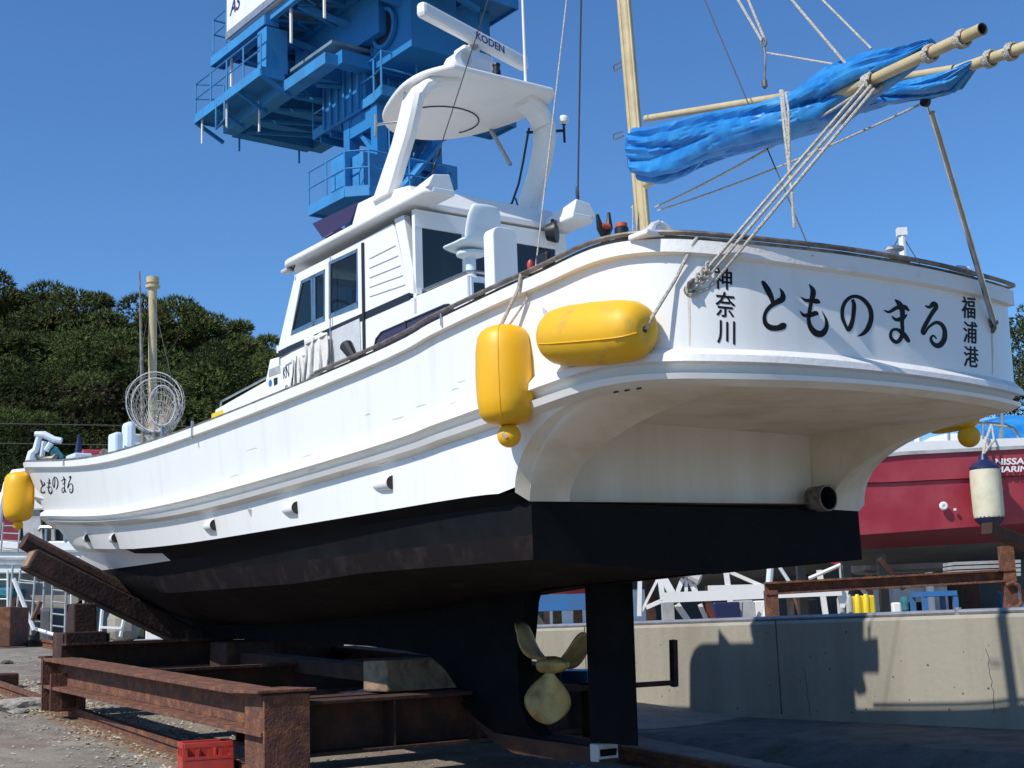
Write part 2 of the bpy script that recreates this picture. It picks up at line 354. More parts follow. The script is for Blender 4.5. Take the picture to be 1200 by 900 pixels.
AFT = [(7.0,1.49),(6.5,1.49),(6.0,1.485),(5.6,1.475),(5.25,1.46),(5.0,1.435),(4.82,1.39),(4.66,1.29),(4.54,1.12),(4.46,.88),(4.42,.55),(4.40,.25),(4.39,0)]
SIDE = [(19.9,0),(19.83,.16),(19.5,.34),(18.5,.66),(17,.98),(15,1.25),(13,1.40),(11,1.48),(9,1.50)]
half = catmull([np.array(p) for p in SIDE+AFT], 4)   # bow centre -> stern centre, port side
plan = [(p[0], -p[1]) for p in half] + [(p[0], p[1]) for p in half[::-1][1:]]
NP = len(plan); NC = len(half)-1
def stem_s(px, hf=.9):
    """where a row's stem must be so that its leftmost point shows at the traced x"""
    lo, hi = 14.0, 21.0; z0 = pu(px[0], px[1], UC)[2]
    for _ in range(30):
        m = (lo+hi)/2
        x = min(proj(B(12+(s-12)*(m-12)/(19.9-12) if s > 12 else s, UC+h*hf, z0))[0] for s, h in plan[:NC//2])
        if x > px[0]: lo = m
        else: hi = m
    return (lo+hi)/2
def make_row(poly, stem, hf_aft=1.0, hf_bow=1.0, out=0.0, zoff=0.0, clampx=None):
    """3D row: plan (compressed to its own stem), port heights fitted, starboard mirrored"""
    pts = []
    for s, h in plan:
        if s > 12: s2 = 12+(s-12)*(stem-12)/(19.9-12)
        else: s2 = s
        k = min(max((s2-6)/(stem-6), 0), 1); hf = hf_aft+(hf_bow-hf_aft)*k
        pts.append([s2, h*hf])
    P = np.array(pts); 
    D = np.gradient(P, axis=0); L = np.linalg.norm(D, axis=1); L[L < 1e-9] = 1; Nn = np.stack([-D[:, 1], D[:, 0]], 1)/L[:, None]
    # outward normal: points away from (10,0)
    sg = np.sign(np.sum(Nn*(P-np.array([[10, 0]])), axis=1)); sg[sg == 0] = 1; Nn = Nn*sg[:, None]
    Q = P+Nn*out
    zs = [zfit(Q[i, 0], UC+Q[i, 1], poly) if (i <= NC or P[i, 0] < 5.0) else None for i in range(NP)]
    xs_ = [proj(B(Q[i, 0], UC+Q[i, 1], 3.0))[0] for i in range(24)]; jm = int(np.argmin(xs_))
    for i in range(jm): zs[i] = zs[jm]
    for i in range(NP):
        if zs[i] is None: zs[i] = zs[NP-1-i]
    # blend near starboard corner for continuity
    for i in range(NC, NP):
        if P[i, 0] >= 4.6 and P[i, 0] < 5.0:
            k = (P[i, 0]-4.6)/.4; zs[i] = zs[i]*(1-k)+zs[NP-1-i]*k
    z = np.array(zs)
    for _ in range(4): z[1:-1] = .25*z[:-2]+.5*z[1:-1]+.25*z[2:]
    return [np.array([Q[i, 0], UC+Q[i, 1], z[i]+zoff]) for i in range(NP)]
st_sheer = stem_s((30, 543), 1.02); st_lip = stem_s((33, 549), 1.0); st_s1 = stem_s((53, 598), .93); st_l2 = stem_s((63, 613), .91); st_k1 = stem_s((88, 641), .8); st_pw = stem_s((99, 671), .62); st_p2 = stem_s((110, 680), .58); st_k3 = stem_s((128, 691), .5)
print('stems', st_sheer, st_s1, st_l2, st_k1, st_pw, st_p2, st_k3)
LO = .035   # lip projection
r_top = make_row(SHEER, st_sheer, out=LO)
r_topin = make_row(SHEER, st_sheer, out=-.10); 
for a, b in zip(r_topin, r_top): a[2] = b[2]
r_lipo = make_row(LIPB, st_lip, out=LO, zoff=.022)
r_lipi = make_row(LIPB, st_lip-.03, .995, .99, out=.0)
r_s1a = make_row(S1T, st_s1, .985, .93, out=0)
r_s1b = make_row(S1T, st_s1, .985, .93, out=.045, zoff=-.025)
r_s1c = make_row(S1B, st_s1, .985, .93, out=.05, zoff=.015)
r_s1d = make_row(S1B, st_s1, .985, .93, out=.0)
r_l2o = make_row(L2L, st_l2, .975, .91, out=.015)
def mid(ra, rb, k, dout=0): return [a*(1-k)+b*k for a, b in zip(ra, rb)]
# second strake: visible band between S1 shadow and L2
r_s2a = mid(r_s1d, r_l2o, .42); r_s2b = [p.copy() for p in r_l2o]
def outset(row, d):
    P = np.array(row)[:, :2]; D = np.gradient(P, axis=0); L = np.linalg.norm(D, axis=1); L[L < 1e-9] = 1
    Nn = np.stack([-D[:, 1], D[:, 0]], 1)/L[:, None]; c = np.array([[10, UC]]); sg = np.sign(np.sum(Nn*(P-c), axis=1)); sg[sg == 0] = 1; Nn *= sg[:, None]
    return [np.array([p[0]+n[0]*d, p[1]+n[1]*d, p[2]]) for p, n in zip(row, Nn)]
r_s2a0 = outset(r_s2a, -.030); r_s2a1 = outset(r_s2a, .026)
for p in r_s2a1: p[2] -= .012
r_l2i = outset(r_l2o, -.045)
for p in r_l2i: p[2] -= .012
r_l2o2 = outset(r_l2o, .012)
for p in r_l2o2: p[2] += .012
W = lambda row: [B(*p) for p in row]
hull = MB()
# slots: 0 white 1 lip 2 stern white 3 navy black 4 antifoul 5 under
def smi(s): return 0
hull.grid([W(mid(r_lipi, r_s1a, k/12)) for k in range(13)], smooth=True, mi=0)
hull.grid([W(r_topin), W(r_top)], mi=1, smooth=False)
hull.grid([W(r_top), W(r_lipo)], mi=1, smooth=True)
hull.grid([W(r_lipo), W(r_lipi)], mi=1, smooth=True)
hull.grid([W(r_s1a), W(r_s1b)], mi=1, smooth=True); hull.grid([W(r_s1b), W(r_s1c)], mi=1, smooth=True); hull.grid([W(r_s1c), W(r_s1d)], mi=1, smooth=True)
hull.grid([W(r_s1d), W(r_s2a0)], smooth=True, mi=0)
def crisp(ra, rb, mi):
    b = MB(); b.grid([W(ra), W(rb)], smooth=False, mi=mi); n = len(hull.v); hull.v += b.v; hull.f += [tuple(i+n for i in f) for f in b.f]; hull.m += b.m; hull.sm += b.sm
crisp(r_s2a0, r_s2a1, 0); crisp(r_s2a1, r_l2o2, 0); crisp(r_l2o2, r_l2i, 2)
# inside of bulwark down to the deck
r_in0 = r_topin; r_in1 = outset(r_topin, -.01)
for p in r_in1: p[2] -= .42
hull.grid([W(r_in0), W(r_in1)], smooth=True)
deck = MB()
for i in range(NC):
    a, b = r_in1[i], r_in1[i+1]; c, d = r_in1[NP-1-i-1], r_in1[NP-1-i]
    if i == NC-1: deck.add([B(*a), B(*b), B(*d)], [(0, 1, 2)])
    else: deck.add([B(*a), B(*b), B(*c), B(*d)], [(0, 1, 2, 3)])
# --- lower side, port index i0 is where the side stops (s about 6)
k1 = make_row(K1L, st_k1, .965, .80); 
r_l2i_a = np.array(r_l2i)
i0 = max(i for i in range(NC) if plan[i][0] >= 5.93)
i1 = max(i for i in range(NC) if plan[i][0] >= 5.25)
side_k = [k1[i].copy() for i in range(i0+1)]
zK = side_k[-1][2]
S0 = np.array([5.91, UC-1.39, zK])   # aft end of the chine, port
E1 = np.array(r_l2i[i1])
def cove(S, E, ph): return np.array([E[0]+(S[0]-E[0])*cos(ph), E[1]+(S[1]-E[1])*cos(ph), S[2]+(E[2]-S[2])*sin(ph)])
def both(f):
    """run for port, then mirrored to starboard"""
    global row_l2
    for sgn in (1, -1):
        row_l2 = r_l2i if sgn == 1 else [np.array([p[0], 2*UC-p[1], p[2]]) for p in r_l2i[::-1]]
        f(lambda p: B(p[0], UC+(p[1]-UC)*sgn, p[2]))
def do_side(Wm):
    E1 = np.array(row_l2[i1])
    top = [row_l2[i] for i in range(i0+1)]
    bot = list(side_k)
    seg = row_l2[i0:i1+1]; sarr = [-p[0] for p in seg]
    for m_ in range(1, 25):
        ph = m_/24*pi/2; sx = E1[0]+(S0[0]-E1[0])*cos(ph)
        top.append(np.array([sx, interp(-sx, sarr, [p[1] for p in seg]), interp(-sx, sarr, [p[2] for p in seg])])); bot.append(cove(S0, E1, ph))
    rows = []
    for k in range(7):
        t = k/6; rows.append([Wm(a*(1-t)+b*t-np.array([0, 0, 0])) for a, b in zip(top, bot)])
    hull.grid(rows, smooth=True)
both(do_side)
# --- cove (wings) and recess under the overhang
HI = 1.04
zb = lambda u: zfit(S_T, u, [(620, 587.5), (1005, 590.5)])
def do_wing(Wm):
    cols = []
    js = [j for j in range(i1, NC+1) if abs(row_l2[j][1]-UC) > HI]
    n = len(js)
    for m_, j in enumerate(js+[None]):
        t = m_/n
        if j is None:
            a = row_l2[js[-1]]; b = row_l2[js[-1]+1]; kk = (abs(a[1]-UC)-HI)/(abs(a[1]-UC)-abs(b[1]-UC)); E = a*(1-kk)+b*kk
        else: E = row_l2[j]
        hS = 1.31+(HI-1.31)*max(0, (t-.2)/.8); sS = S_T
        S = np.array([sS, UC-hS, zb(UC-hS)]) if m_ > 0 else S0.copy()
        cols.append([cove(S, E, k/14*pi/2) for k in range(15)])
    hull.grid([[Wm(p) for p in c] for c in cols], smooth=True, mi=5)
    # inner wing face: between the last cove curve and the recess wall + ceiling
    inner = cols[-1]; E = inner[-1]; S = inner[0]
    sw = 6.02; wallb = np.array([sw, S[1], S[2]]); wallt = np.array([sw, S[1], ZC_])
    poly = [wallb, wallt]+[E]+inner[::-1][1:]
    # fan from wallt
    for a, b in zip(inner[:-1], inner[1:]): hull.add([Wm(wallt), Wm(a), Wm(b)], [(0, 1, 2)], 5)
    hull.add([Wm(wallt), Wm(wallb), Wm(S)], [(0, 1, 2)], 5)
    return E
ZC_ = ps(800, 499.5, 6.02)[2]
both(do_wing)
wall_b = []; wall_t = []; ceil_e = []; ceil_m = []
Es = [p for p in r_l2i[i1:NP-i1] if abs(p[1]-UC) < HI]
# end points exactly at +-HI
def edge_at(u):
    for a, b in zip(r_l2i[i1:NP-i1-1], r_l2i[i1+1:NP-i1]):
        if (a[1]-u)*(b[1]-u) <= 0 and abs(a[1]-b[1]) > 1e-9:
            k = (u-a[1])/(b[1]-a[1]); return a*(1-k)+b*k
us = np.linspace(UC-HI, UC+HI, 25)
recess = MB()
rw = [[B(6.02, u, zb(u) if abs(u-UC) > 0 else zb(u)) for u in us], [B(6.02, u, ZC_) for u in us]]
hull.grid([rw[0], [B(6.02, u, ZC_) for u in us]], smooth=False, mi=6)
rows = [[B(6.02, u, ZC_) for u in us]]
for k in range(0, 11):
    t = k/10; rows.append([B(*(np.array([6.02, u, ZC_])*(1-t)+edge_at(u)*t)) for u in us])
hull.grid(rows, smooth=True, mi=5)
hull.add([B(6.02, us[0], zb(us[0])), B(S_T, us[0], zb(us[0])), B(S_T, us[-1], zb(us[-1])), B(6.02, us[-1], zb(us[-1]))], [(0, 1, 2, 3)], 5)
# --- black lower hull
def lrow(poly, stem, ha, hb, aft_h):
    """row from the stem to the transom corner on s=S_T"""
    pts = []
    for i in range(i0+1):
        s, h = plan[i]; s2 = 12+(s-12)*(stem-12)/(19.9-12) if s > 12 else s
        k = min(max((s2-6)/(stem-6), 0), 1); pts.append([s2, abs(h)*(ha+(hb-ha)*k)])
    pts.append([S_T, aft_h]); out = []
    for s, h in pts: out.append(np.array([s, UC-h, zfit(s, UC-h, poly)]))
    return out
r_k1 = [p.copy() for p in side_k[:-1]]+[S0.copy(), np.array([S_T, UC-1.31, zb(UC-1.31)])]
r_k2 = lrow(K2L, stem_s((92, 646), .72), .91, .72, 1.30)
r_pw = lrow(PWL, st_pw, .905, .62, 1.30)
r_p2 = lrow(P2L, st_p2, .905, .58, 1.30)
r_k3 = lrow(K3L, st_k3, .90, .50, 1.30)
gar = []
for p in r_k3:
    s = p[0]; z = interp(s, [5.89, 7.5, 9, 11, 13, 14.8, 15.8, 17], [1.575, 1.55, 1.46, 1.40, 1.42, 1.60, 1.84, 2.05]); gar.append(np.array([s, UC-.05, min(z, p[2]-.0)]))
nL = len(r_k1)
def mi_k12(i, j): return 7 if r_k1[j][0] > 12.35 else 3
def mi_pw(i, j): return 7 if r_k2[j][0] > 11.85 else 3
def do_low(Wm):
    hull.grid([[Wm(p) for p in r_k1], [Wm(p) for p in r_k2]], smooth=False, mif=mi_k12)
    hull.grid([[Wm(p) for p in r_k2], [Wm(p) for p in r_pw]], smooth=True, mif=mi_pw)
    hull.grid([[Wm(p) for p in r_pw], [Wm(p) for p in r_p2]], smooth=True, mi=3)
    hull.grid([[Wm(p) for p in r_p2], [Wm(p) for p in r_k3]], smooth=True, mi=4)
    hull.grid([[Wm(p*(1-t)+q_*t-np.array([0, 0, .05*sin(pi*t)*min(1, max(0, (p[0]-6.2)/2))])) for p, q_ in zip(r_k3, gar)] for t in (0, .25, .5, .75, 1)], smooth=True, mi=4)
both(do_low)
# transom, black with a V bottom
cb = ps(800, 668, S_T)
tv = [r_k2[-1], r_k3[-1], np.array([S_T, UC, 1.575])]
hull.add([B(S_T, UC-1.30, r_k2[-1][2]), B(S_T, UC-1.30, r_k3[-1][2]), B(S_T, UC, 1.565), B(S_T, UC+1.30, r_k3[-1][2]), B(S_T, UC+1.30, r_k2[-1][2]+.0)], [(0, 1, 2, 3, 4)], 3)
hullo = hull.build('hull', [M['white'], M['whitelip'], M['stern'], M['navyblack'], M['antifoul'], M['under'], M['stern'], M['white2']], boat, merge=True)
deck.build('deck', M['bluewhite'], boat)
# keel, deadwood and skeg
fin = [(128,690),(150,703),(180,722),(240,748),(300,749),(376,752.5),(440,757),(481,762),(512,768),(530,784),(546,808),(560,831),(575,850),(590,866),(613,879),(667,888),(712,892),(714,878),(700,873),(640,862),(627,847),(617,820),(616,790),(614,776),(617,764),(620,740),(623,705),(627,690),(635,682),(650,678),(600,668),(500,668),(400,672),(300,668),(200,680),(140,680)]
fin = [pu(x, y, UC) for x, y in fin]
for p in fin[-6:]: p[2] += .1
q = MB(); q.prism([B(p[0], UC-.065, p[2]) for p in fin], ST*.13)
q.build('keel', M['keelblack'], boat, recalc=True)
q = MB(); sk = [pu(x, y, UC) for x, y in [(548,822),(562,838),(590,858),(640,866),(702,874),(716,893),(667,890),(613,882),(590,870),(572,852),(556,832)]]
q.prism([B(p[0], UC-.075, p[2]) for p in sk], ST*.15); q.build('keel_shoe', M['rustdark'], boat, bevel=.008)
a = pu(708, 881, UC); q = MB(); q.box(B(a[0], UC, a[2]), FW*.04, ST*.085, ZZ*.055, bev=.008); q.build('anode', M['greysteel'], boat)
# rudder
ru = [(687,685),(740,682),(747,874),(693,868)]
rp = [pu(x, y, UC) for x, y in ru]; q = MB()
def foil(p_le, p_te):
    out = []
    for t, h in ((0, .012), (.12, .035), (.35, .045), (.7, .03), (1, .008)): out.append((p_le*(1-t)+p_te*t, h))
    return out
r0_, r1_ = foil(rp[0], rp[1]), foil(rp[3], rp[2])
loop = lambda r: [B(p[0], UC-h, p[2]) for p, h in r]+[B(p[0], UC+h, p[2]) for p, h in r[::-1]]
a, b = loop(r0_), loop(r1_); q.grid([a+[a[0]], b+[b[0]]], smooth=True); q.add(a, [tuple(range(len(a)))]); q.add(b, [tuple(range(len(b)))])
rud = q.build('rudder', M['keelblack'], boat)
q = MB(); q.tube([B(rp[0][0]-.1, UC, rp[0][2]-.02), B(rp[0][0]-.1, UC, 1.75)], .035, 12); q.box(B(rp[0][0]-.1, UC, rp[0][2]+.02), FW*.09, ST*.05, ZZ*.02, bev=.005)
q.build('rudder_stock', M['keelblack'], boat); q = MB()
q.tube([B(rp[3][0]-.06, UC, rp[3][2]+.02), B(rp[3][0]-.06, UC, rp[3][2]-.12)], .03, 10); q.build('rudder_pintle', M['keelblack'], boat)
# propeller
hub = pu(648, 779, UC)
prop = MB(); prop.lathe(B(hub[0]+.12, UC, hub[2]), -FW, [(0, .0), (0, .055), (.14, .058), (.22, .045), (.28, .02), (.285, 0)], 16)
prop_o = prop.build('propeller', M['bronze'], boat, recalc=True)
def blade(ang):
    q = MB(); n = 16; rows = []
    e_r = ZZ*cos(ang)+ST*sin(ang); e_t = np.cross(FW, e_r); Rm = .39
    for i in range(n+1):
        t = i/n; r = .045+t*(Rm-.045)
        wdt = max(.145*max(sin(pi*.93*t**1.25+.05), 0)**.7, .03)
        pitch = atan2(.12, r)+.12; row = []
        for k in range(11):
            v = (k/10-.5)*2; row.append(B(hub[0]+.01, UC, hub[2])+e_r*(r-.02*v*v*t)+(e_t*cos(pitch)+FW*sin(pitch))*wdt*v+FW*(.02*v*v+.03*v*t))
        rows.append(row)
    q.grid(rows, smooth=True)
    o = q.build('propeller_blade', M['bronze'], prop_o, recalc=False); md = o.modifiers.new('s', 'SOLIDIFY'); md.thickness = .012; md.offset = 0; return o
for a in (radians(188), radians(-48), radians(70)): blade(a)
# exhaust pipe on the transom
e = ps(962, 585, S_T); ec = B(S_T+.05, e[1]-.02, e[2]); q = MB()
M['exh'] = mat('sooty_pipe', (.18, .16, .14), .7, noise_scale=12, col2=(.03, .03, .03))
q.lathe(ec, -FW, [(0, .082), (.13, .082), (.13, .072), (.02, .070), (.02, 0)], 24, mif=lambda i: 1 if i >= 2 else 0)
q.build('exhaust_pipe', [M['exh'], M['black']], boat)
# rail trim on the gunwale
t_in = outset(r_topin, .005); t_out = outset(r_top, -.02)
q = MB(); up = lambda row, d: [B(p[0], p[1], p[2]+d) for p in row]
q.grid([up(t_in, .001), up(t_in, .024), up(t_out, .024), up(t_out, .001)], smooth=False); q.build('gunwale_cap', M['trim'], boat)
q = MB(); rr = outset(r_top, .004); q.tube([B(p[0], p[1], p[2]+.032) for p in rr[i0-10:NP-i0+10]], .013, 8)
q.build('stern_rail', M['trim'], boat)
# BVH of the hull for things lying on it
def bvh_of(objs):
    vs = []; fs = []
    for o in objs:
        b0 = len(vs); off = origin_of(o); vs += [v.co+off for v in o.data.vertices]; fs += [tuple(i+b0 for i in p.vertices) for p in o.data.polygons]
    return BVHTree.FromPolygons(vs, fs)
HB = bvh_of([hullo])
def cast(X, Y, tree=None):
    d = Vector(ray(X, Y)).normalized(); r = (tree or HB).ray_cast(Vector(CAM), d)
    if r[0] is None: return None
    n = r[1]
    if n.dot(d) > 0: n = -n
    return np.array(r[0]), np.array(n)
# ================================================================== SUPERSTRUCTURE
def glassmat(name, tint, trans, rough=.03):
    m = bpy.data.materials.new(name); m.use_nodes = True; n = m.node_tree; n.nodes.clear()
    o = n.nodes.new('ShaderNodeOutputMaterial'); mx = n.nodes.new('ShaderNodeMixShader'); t = n.nodes.new('ShaderNodeBsdfTransparent'); t.inputs[0].default_value = (*tint, 1)
    p = n.nodes.new('ShaderNodeBsdfPrincipled'); p.inputs['Base Color'].default_value = (.012, .015, .017, 1); p.inputs['Roughness'].default_value = rough
    mx.inputs[0].default_value = 1-trans; n.links.new(t.outputs[0], mx.inputs[1]); n.links.new(p.outputs[0], mx.inputs[2]); n.links.new(mx.outputs[0], o.inputs[0]); return m
M['wglass'] = glassmat('wheelhouse_glass', (.55, .62, .62), .6)
UW, US = 4.92, 6.28
def BP(p, du=0, ds=0, dz=0): return B(p[0]+ds, p[1]+du, p[2]+dz)
def PU(mb, px, u0, u1, mi=0):
    mb.prism([wu(x, y, u0) for x, y in px], ST*(u1-u0), mi)
def mirror_px(px, u0): return [pu(x, y, u0) for x, y in px]
def line(pts, x): return interp(x, [p[0] for p in pts], [p[1] for p in pts])
ZF = 2.72
house = None
# lower house: trunk forward, coaming aft
low = [pu(x, y, UW) for x, y in [(547, 321), (480, 350), (326, 418), (316, 421), (311, 446.5), (252, 480)]]
lowpts = low+[np.array([low[-1][0]+.1, UW, low[-1][2]-.25]), np.array([low[-1][0]+.14, UW, ZF]), np.array([low[0][0], UW, ZF])]
q = MB(); q.prism([B(*p) for p in lowpts], ST*(US-UW))
house = q.build('wheelhouse', M['white2'], boat, bevel=.012)
T_ = [(325, 411), (480, 343)]; E_ = [(346, 321), (383, 303), (424, 281.5), (470, 256)]
def wall_pieces(mb, dm, mi=0):
    """port wall pieces; dm maps u offset (0 port, US-UW starboard)"""
    def quad(p4, th=.03):
        P = [pu(x, y, UW) for x, y in p4]
        mb.prism([B(p[0], UW+dm, p[2]) for p in P], ST*(th if dm == 0 else -th), mi)
    quad([(325, 412), (338, 405.5), (352.5, 329), (353, 318.5), (346, 322)])
    quad([(352.5, 329), (381, 315), (381, 304), (353, 318)])
    quad([(338, 405.5), (381, 386.5), (381, 376.5), (340, 394)])
    quad([(381, 386.5), (385, 384.5), (385, 302), (381, 304)])
    quad([(385, 384.5), (420, 369), (420, 361), (385, 374)])
    quad([(385, 307), (419, 291), (419, 284), (385, 302)])
    quad([(420, 369), (428, 365.5), (428, 279.5), (419, 284)])
    quad([(428, 365.5), (480, 342.5), (463, 268), (460, 262), (428, 279.5)])
    quad([(480, 343.5), (489, 344.5), (473, 252), (462, 257)], .05)
q = MB(); wall_pieces(q, 0); q.build('side_wall', M['white2'], boat, bevel=.003)
q = MB(); wall_pieces(q, US-UW); q.build('side_wall', M['white2'], boat, bevel=.003)
# louvres on the port panel
q = MB()
for y0, y1 in [(303, 287.5), (314, 299.5), (325.5, 311), (336.5, 322.5), (347.5, 333.5)]:
    a = wu(433.5, y0, UW); b = wu(464+ (y0-303)*.25, y1, UW); q.beam(a-ST*.003, b-ST*.003, .006, .005)
q.build('louvre_slots', M['greywhite'], boat)
# black stripe
q = MB(); PU(q, [(326, 412), (480, 343), (480, 350.5), (326, 418.5)], UW-.006, UW+.002); q.build('black_stripe', M['black'], boat)
q = MB(); PU(q, [(423, 285), (425.2, 284), (427.2, 424), (425, 425)], UW-.014, UW-.004); q.build('drain_pipe', M['black'], boat)
q = MB(); PU(q, [(386, 389), (421, 373), (423, 424), (388, 437)], UW-.008, UW-.001); q.build('door_panel', M['greywhite'], boat)
# window panes + frames
def pane(px, name='window', frame=True, du=.0, m='wglass'):
    for off in (0, 1):
        u = UW+.012 if off == 0 else US-.012
        P = [pu(x, y, UW) for x, y in px]; q = MB(); q.prism([B(p[0], u, p[2]) for p in P], ST*.004)
        f = q.build(name, M[m], boat)
        fr = MB(); n = len(P)
        for i in range(n):
            a = B(P[i][0], u, P[i][2]); b = B(P[(i+1) % n][0], u, P[(i+1) % n][2]); fr.beam(a, b, .05, .016, up=ST)
        fr.build('window_frame', M['steel'], f)
pane([(352.5, 329), (365, 323), (366, 379.5), (339, 392.5)]); pane([(367, 322), (380.5, 315.5), (380.5, 373), (367.5, 379)])
pane([(385, 307), (419, 291), (419, 357), (385, 372)])
# fore wall windscreen and aft wall
def px_s(px, s, u0=None): return [ws(x, y, s) for x, y in px]
fb = pu(325, 412, UW); ft = pu(346, 322, UW); q = MB()
for ua, ub in ((UW+.03, UW+.07), (US-.07, US-.03), (UC-.02, UC+.02)):
    q.add([B(fb[0], ua, fb[2]), B(fb[0], ub, fb[2]), B(ft[0], ub, ft[2]), B(ft[0], ua, ft[2])], [(0, 1, 2, 3)])
q.beam(B(fb[0], UW, fb[2]+.02), B(fb[0], US, fb[2]+.02), .03, .06); q.beam(B(ft[0], UW, ft[2]-.02), B(ft[0], US, ft[2]-.02), .03, .06)
q.build('windscreen_frame', M['white2'], boat)
q = MB(); q.add([B(fb[0]-.01, UW+.03, fb[2]), B(fb[0]-.01, US-.03, fb[2]), B(ft[0]-.01, US-.03, ft[2]), B(ft[0]-.01, UW+.03, ft[2])], [(0, 1, 2, 3)]); q.build('windscreen', M['wglass'], boat)
q = MB(); q.tube([B(fb[0]-.45, UC-.32+.16*cos(a), fb[2]+.22+.16*sin(a)) for a in np.linspace(0, 2*pi, 21)[:-1]], .014, 8, closed=True)
for a in (0.3, 2.4, 4.5): q.tube([B(fb[0]-.45, UC-.32, fb[2]+.22), B(fb[0]-.45, UC-.32+.16*cos(a), fb[2]+.22+.16*sin(a))], .008, 6)
q.tube([B(fb[0]-.45, UC-.32, fb[2]+.22), B(fb[0]-.2, UC-.32, fb[2]+.1)], .03, 8)
q.build('steering_wheel', M['black'], boat)
q = MB(); q.box(B(fb[0]-.16, UC, fb[2]+.04), FW*.14, ST*.6, ZZ*.07, bev=.01); q.build('dashboard', M['greysteel'], boat)
SA = pu(488, 345, UW)[0]; ZT = pu(470, 256, UW)[2]
za, zb2, zc, zd = 3.60, 3.66, 4.14, ZT+.02
q = MB()
q.box(B(SA+.02, (UW+US)/2, (zc+zd)/2), FW*.02, ST*(US-UW)/2, ZZ*(zd-zc)/2); q.box(B(SA+.02, (UW+US)/2, (za+zb2)/2-.05), FW*.02, ST*(US-UW)/2, ZZ*.08)
for u, wv in ((UW+.03, .03), (5.345, .02), (5.60, .012), (5.72, .05), (US-.05, .05)): q.box(B(SA+.02, u, (zb2+zc)/2), FW*.018, ST*wv, ZZ*(zc-zb2)/2)
q.build('aft_wall', M['white2'], boat)
q = MB(); q.box(B(SA+.02, (UW+US)/2, (zb2+zc)/2), FW*.004, ST*((US-UW)/2-.03), ZZ*((zc-zb2)/2)); q.build('aft_window', M['glass'], boat)
# roof: visor slab, raised base, ears
ZR0 = pu(323, 317, UW-.08)[2]; SF = pu(323, 316, UW-.08)[0]; SE = pu(500, 222, UW-.08)[0]
hw = UC-(UW-.08)
print('roof', ZR0, SF, SE, pu(500, 222, UW-.08))
def rounded(s0, s1, h, r):
    pts = []
    for cs, sg, a0 in ((s1-r, 1, 0), ): pass
    for k in range(7): a = pi/2*k/6; pts.append((s1-r+r*cos(a) if True else 0, h-r+r*sin(a)))
    pts = [(s1-r+r*sin(pi/2-pi/2*k/6), -(0) + (h-r)+r*sin(pi/2*k/6)) for k in range(7)]
    return pts
front = [(SF-.22+.22*cos(a), (hw-.22)+.22*sin(a)) for a in np.linspace(0, pi/2, 7)]
SM = SA+.02
outl = front+[(SE+.05, hw), (SE, hw-.05), (SE, hw-.24), (SM, hw-.24)]
full = outl+[(s, -h) for s, h in outl[::-1]]
q = MB(); q.prism([B(s, UC+h, ZR0) for s, h in full], ZZ*.05); q.build('roof', M['white2'], boat, bevel=.014)
earp = [ps(508, 203.5, SE), ps(527, 204, SE), ps(533, 229, SE), ps(501, 222, SE)]
for sg in (1, -1):
    e4 = [np.array([SE+.002, UC+(p[1]-UC)*sg, p[2]]) for p in earp]
    e4[2][2] = e4[3][2] = ZR0+.04
    f4 = [p.copy() for p in e4]
    for p in f4: p[0] = SE+.62; p[2] = min(p[2], ZR0+.055)
    q = MB(); q.add([B(*p) for p in e4+f4], [(0, 1, 2, 3), (4, 7, 6, 5), (0, 4, 5, 1), (1, 5, 6, 2), (2, 6, 7, 3), (3, 7, 4, 0)]); q.build('roof_ear', M['white2'], boat, bevel=.008)
base = [pu(x, y, UW+.03) for x, y in [(409, 262), (419, 238), (444, 226), (479, 217), (486, 222)]]
base[0][2] = ZR0+.045; base[-1][2] = ZR0+.045
q = MB(); q.prism([B(*p) for p in base], ST*(2*(UC-UW-.03))); q.build('roof_box', M['white2'], boat, bevel=.01)
scr = [pu(x, y, UW+.04) for x, y in [(366, 262), (419, 237), (410, 259), (378, 279)]]
q = MB(); q.prism([B(*p) for p in scr], ST*.012); 
q.add([B(scr[0][0], UW+.04, scr[0][2]), B(scr[0][0], US-.04, scr[0][2]), B(scr[3][0], US-.04, scr[3][2]), B(scr[3][0], UW+.04, scr[3][2])], [(0, 1, 2, 3)])
q.build('flybridge_screen', M['purple'], boat)
# arch legs: rectangular section swept up and bent in under the hardtop
def leg(sg):
    path = []
    for (x0, x1, y, u) in ((440, 463, 232, UW+.045), (443, 466, 223, UW+.045), (453, 474, 194, UW+.05), (463, 483, 165, UW+.055), (471, 490, 135, UW+.065), (475.5, 494, 115, UW+.08)):
        a = pu(x0, y, u); b = pu(x1, y, u); path.append(((a+b)/2, abs(a[0]-b[0])/2, np.array([0, 1.0, 0])))
    s8 = path[-1][0][0]; hw8 = path[-1][1]
    for (u, z, ang) in ((UW+.095, 5.16, 18), (UW+.14, 5.235, 45), (UW+.23, 5.28, 72), (UW+.36, 5.295, 90)):
        path.append((np.array([s8-.12*(u-UW-.08)/.34, u, z]), hw8, np.array([0, cos(radians(ang)), -sin(radians(ang))])))
    rows = []
    for c, hwid, nrm in path:
        th = nrm*.045; f = np.array([hwid, 0, 0]); r_ = .35
        loop = [c+f-th*r_-0*f, c+f*(1-.2)-th, c-f*(1-.2)-th, c-f-th*r_, c-f+th*r_, c-f*.8+th, c+f*.8+th, c+f+th*r_]
        rows.append([B(p[0], UC+(p[1]-UC)*sg, p[2]) for p in loop+[loop[0]]])
    q = MB(); q.grid(rows, smooth=True); q.add(rows[-1][:-1], [tuple(range(8))]); q.add(rows[0][:-1], [tuple(range(8))]); q.build('arch_leg', M['white2'], boat)
leg(1); leg(-1)
ZH = 5.30
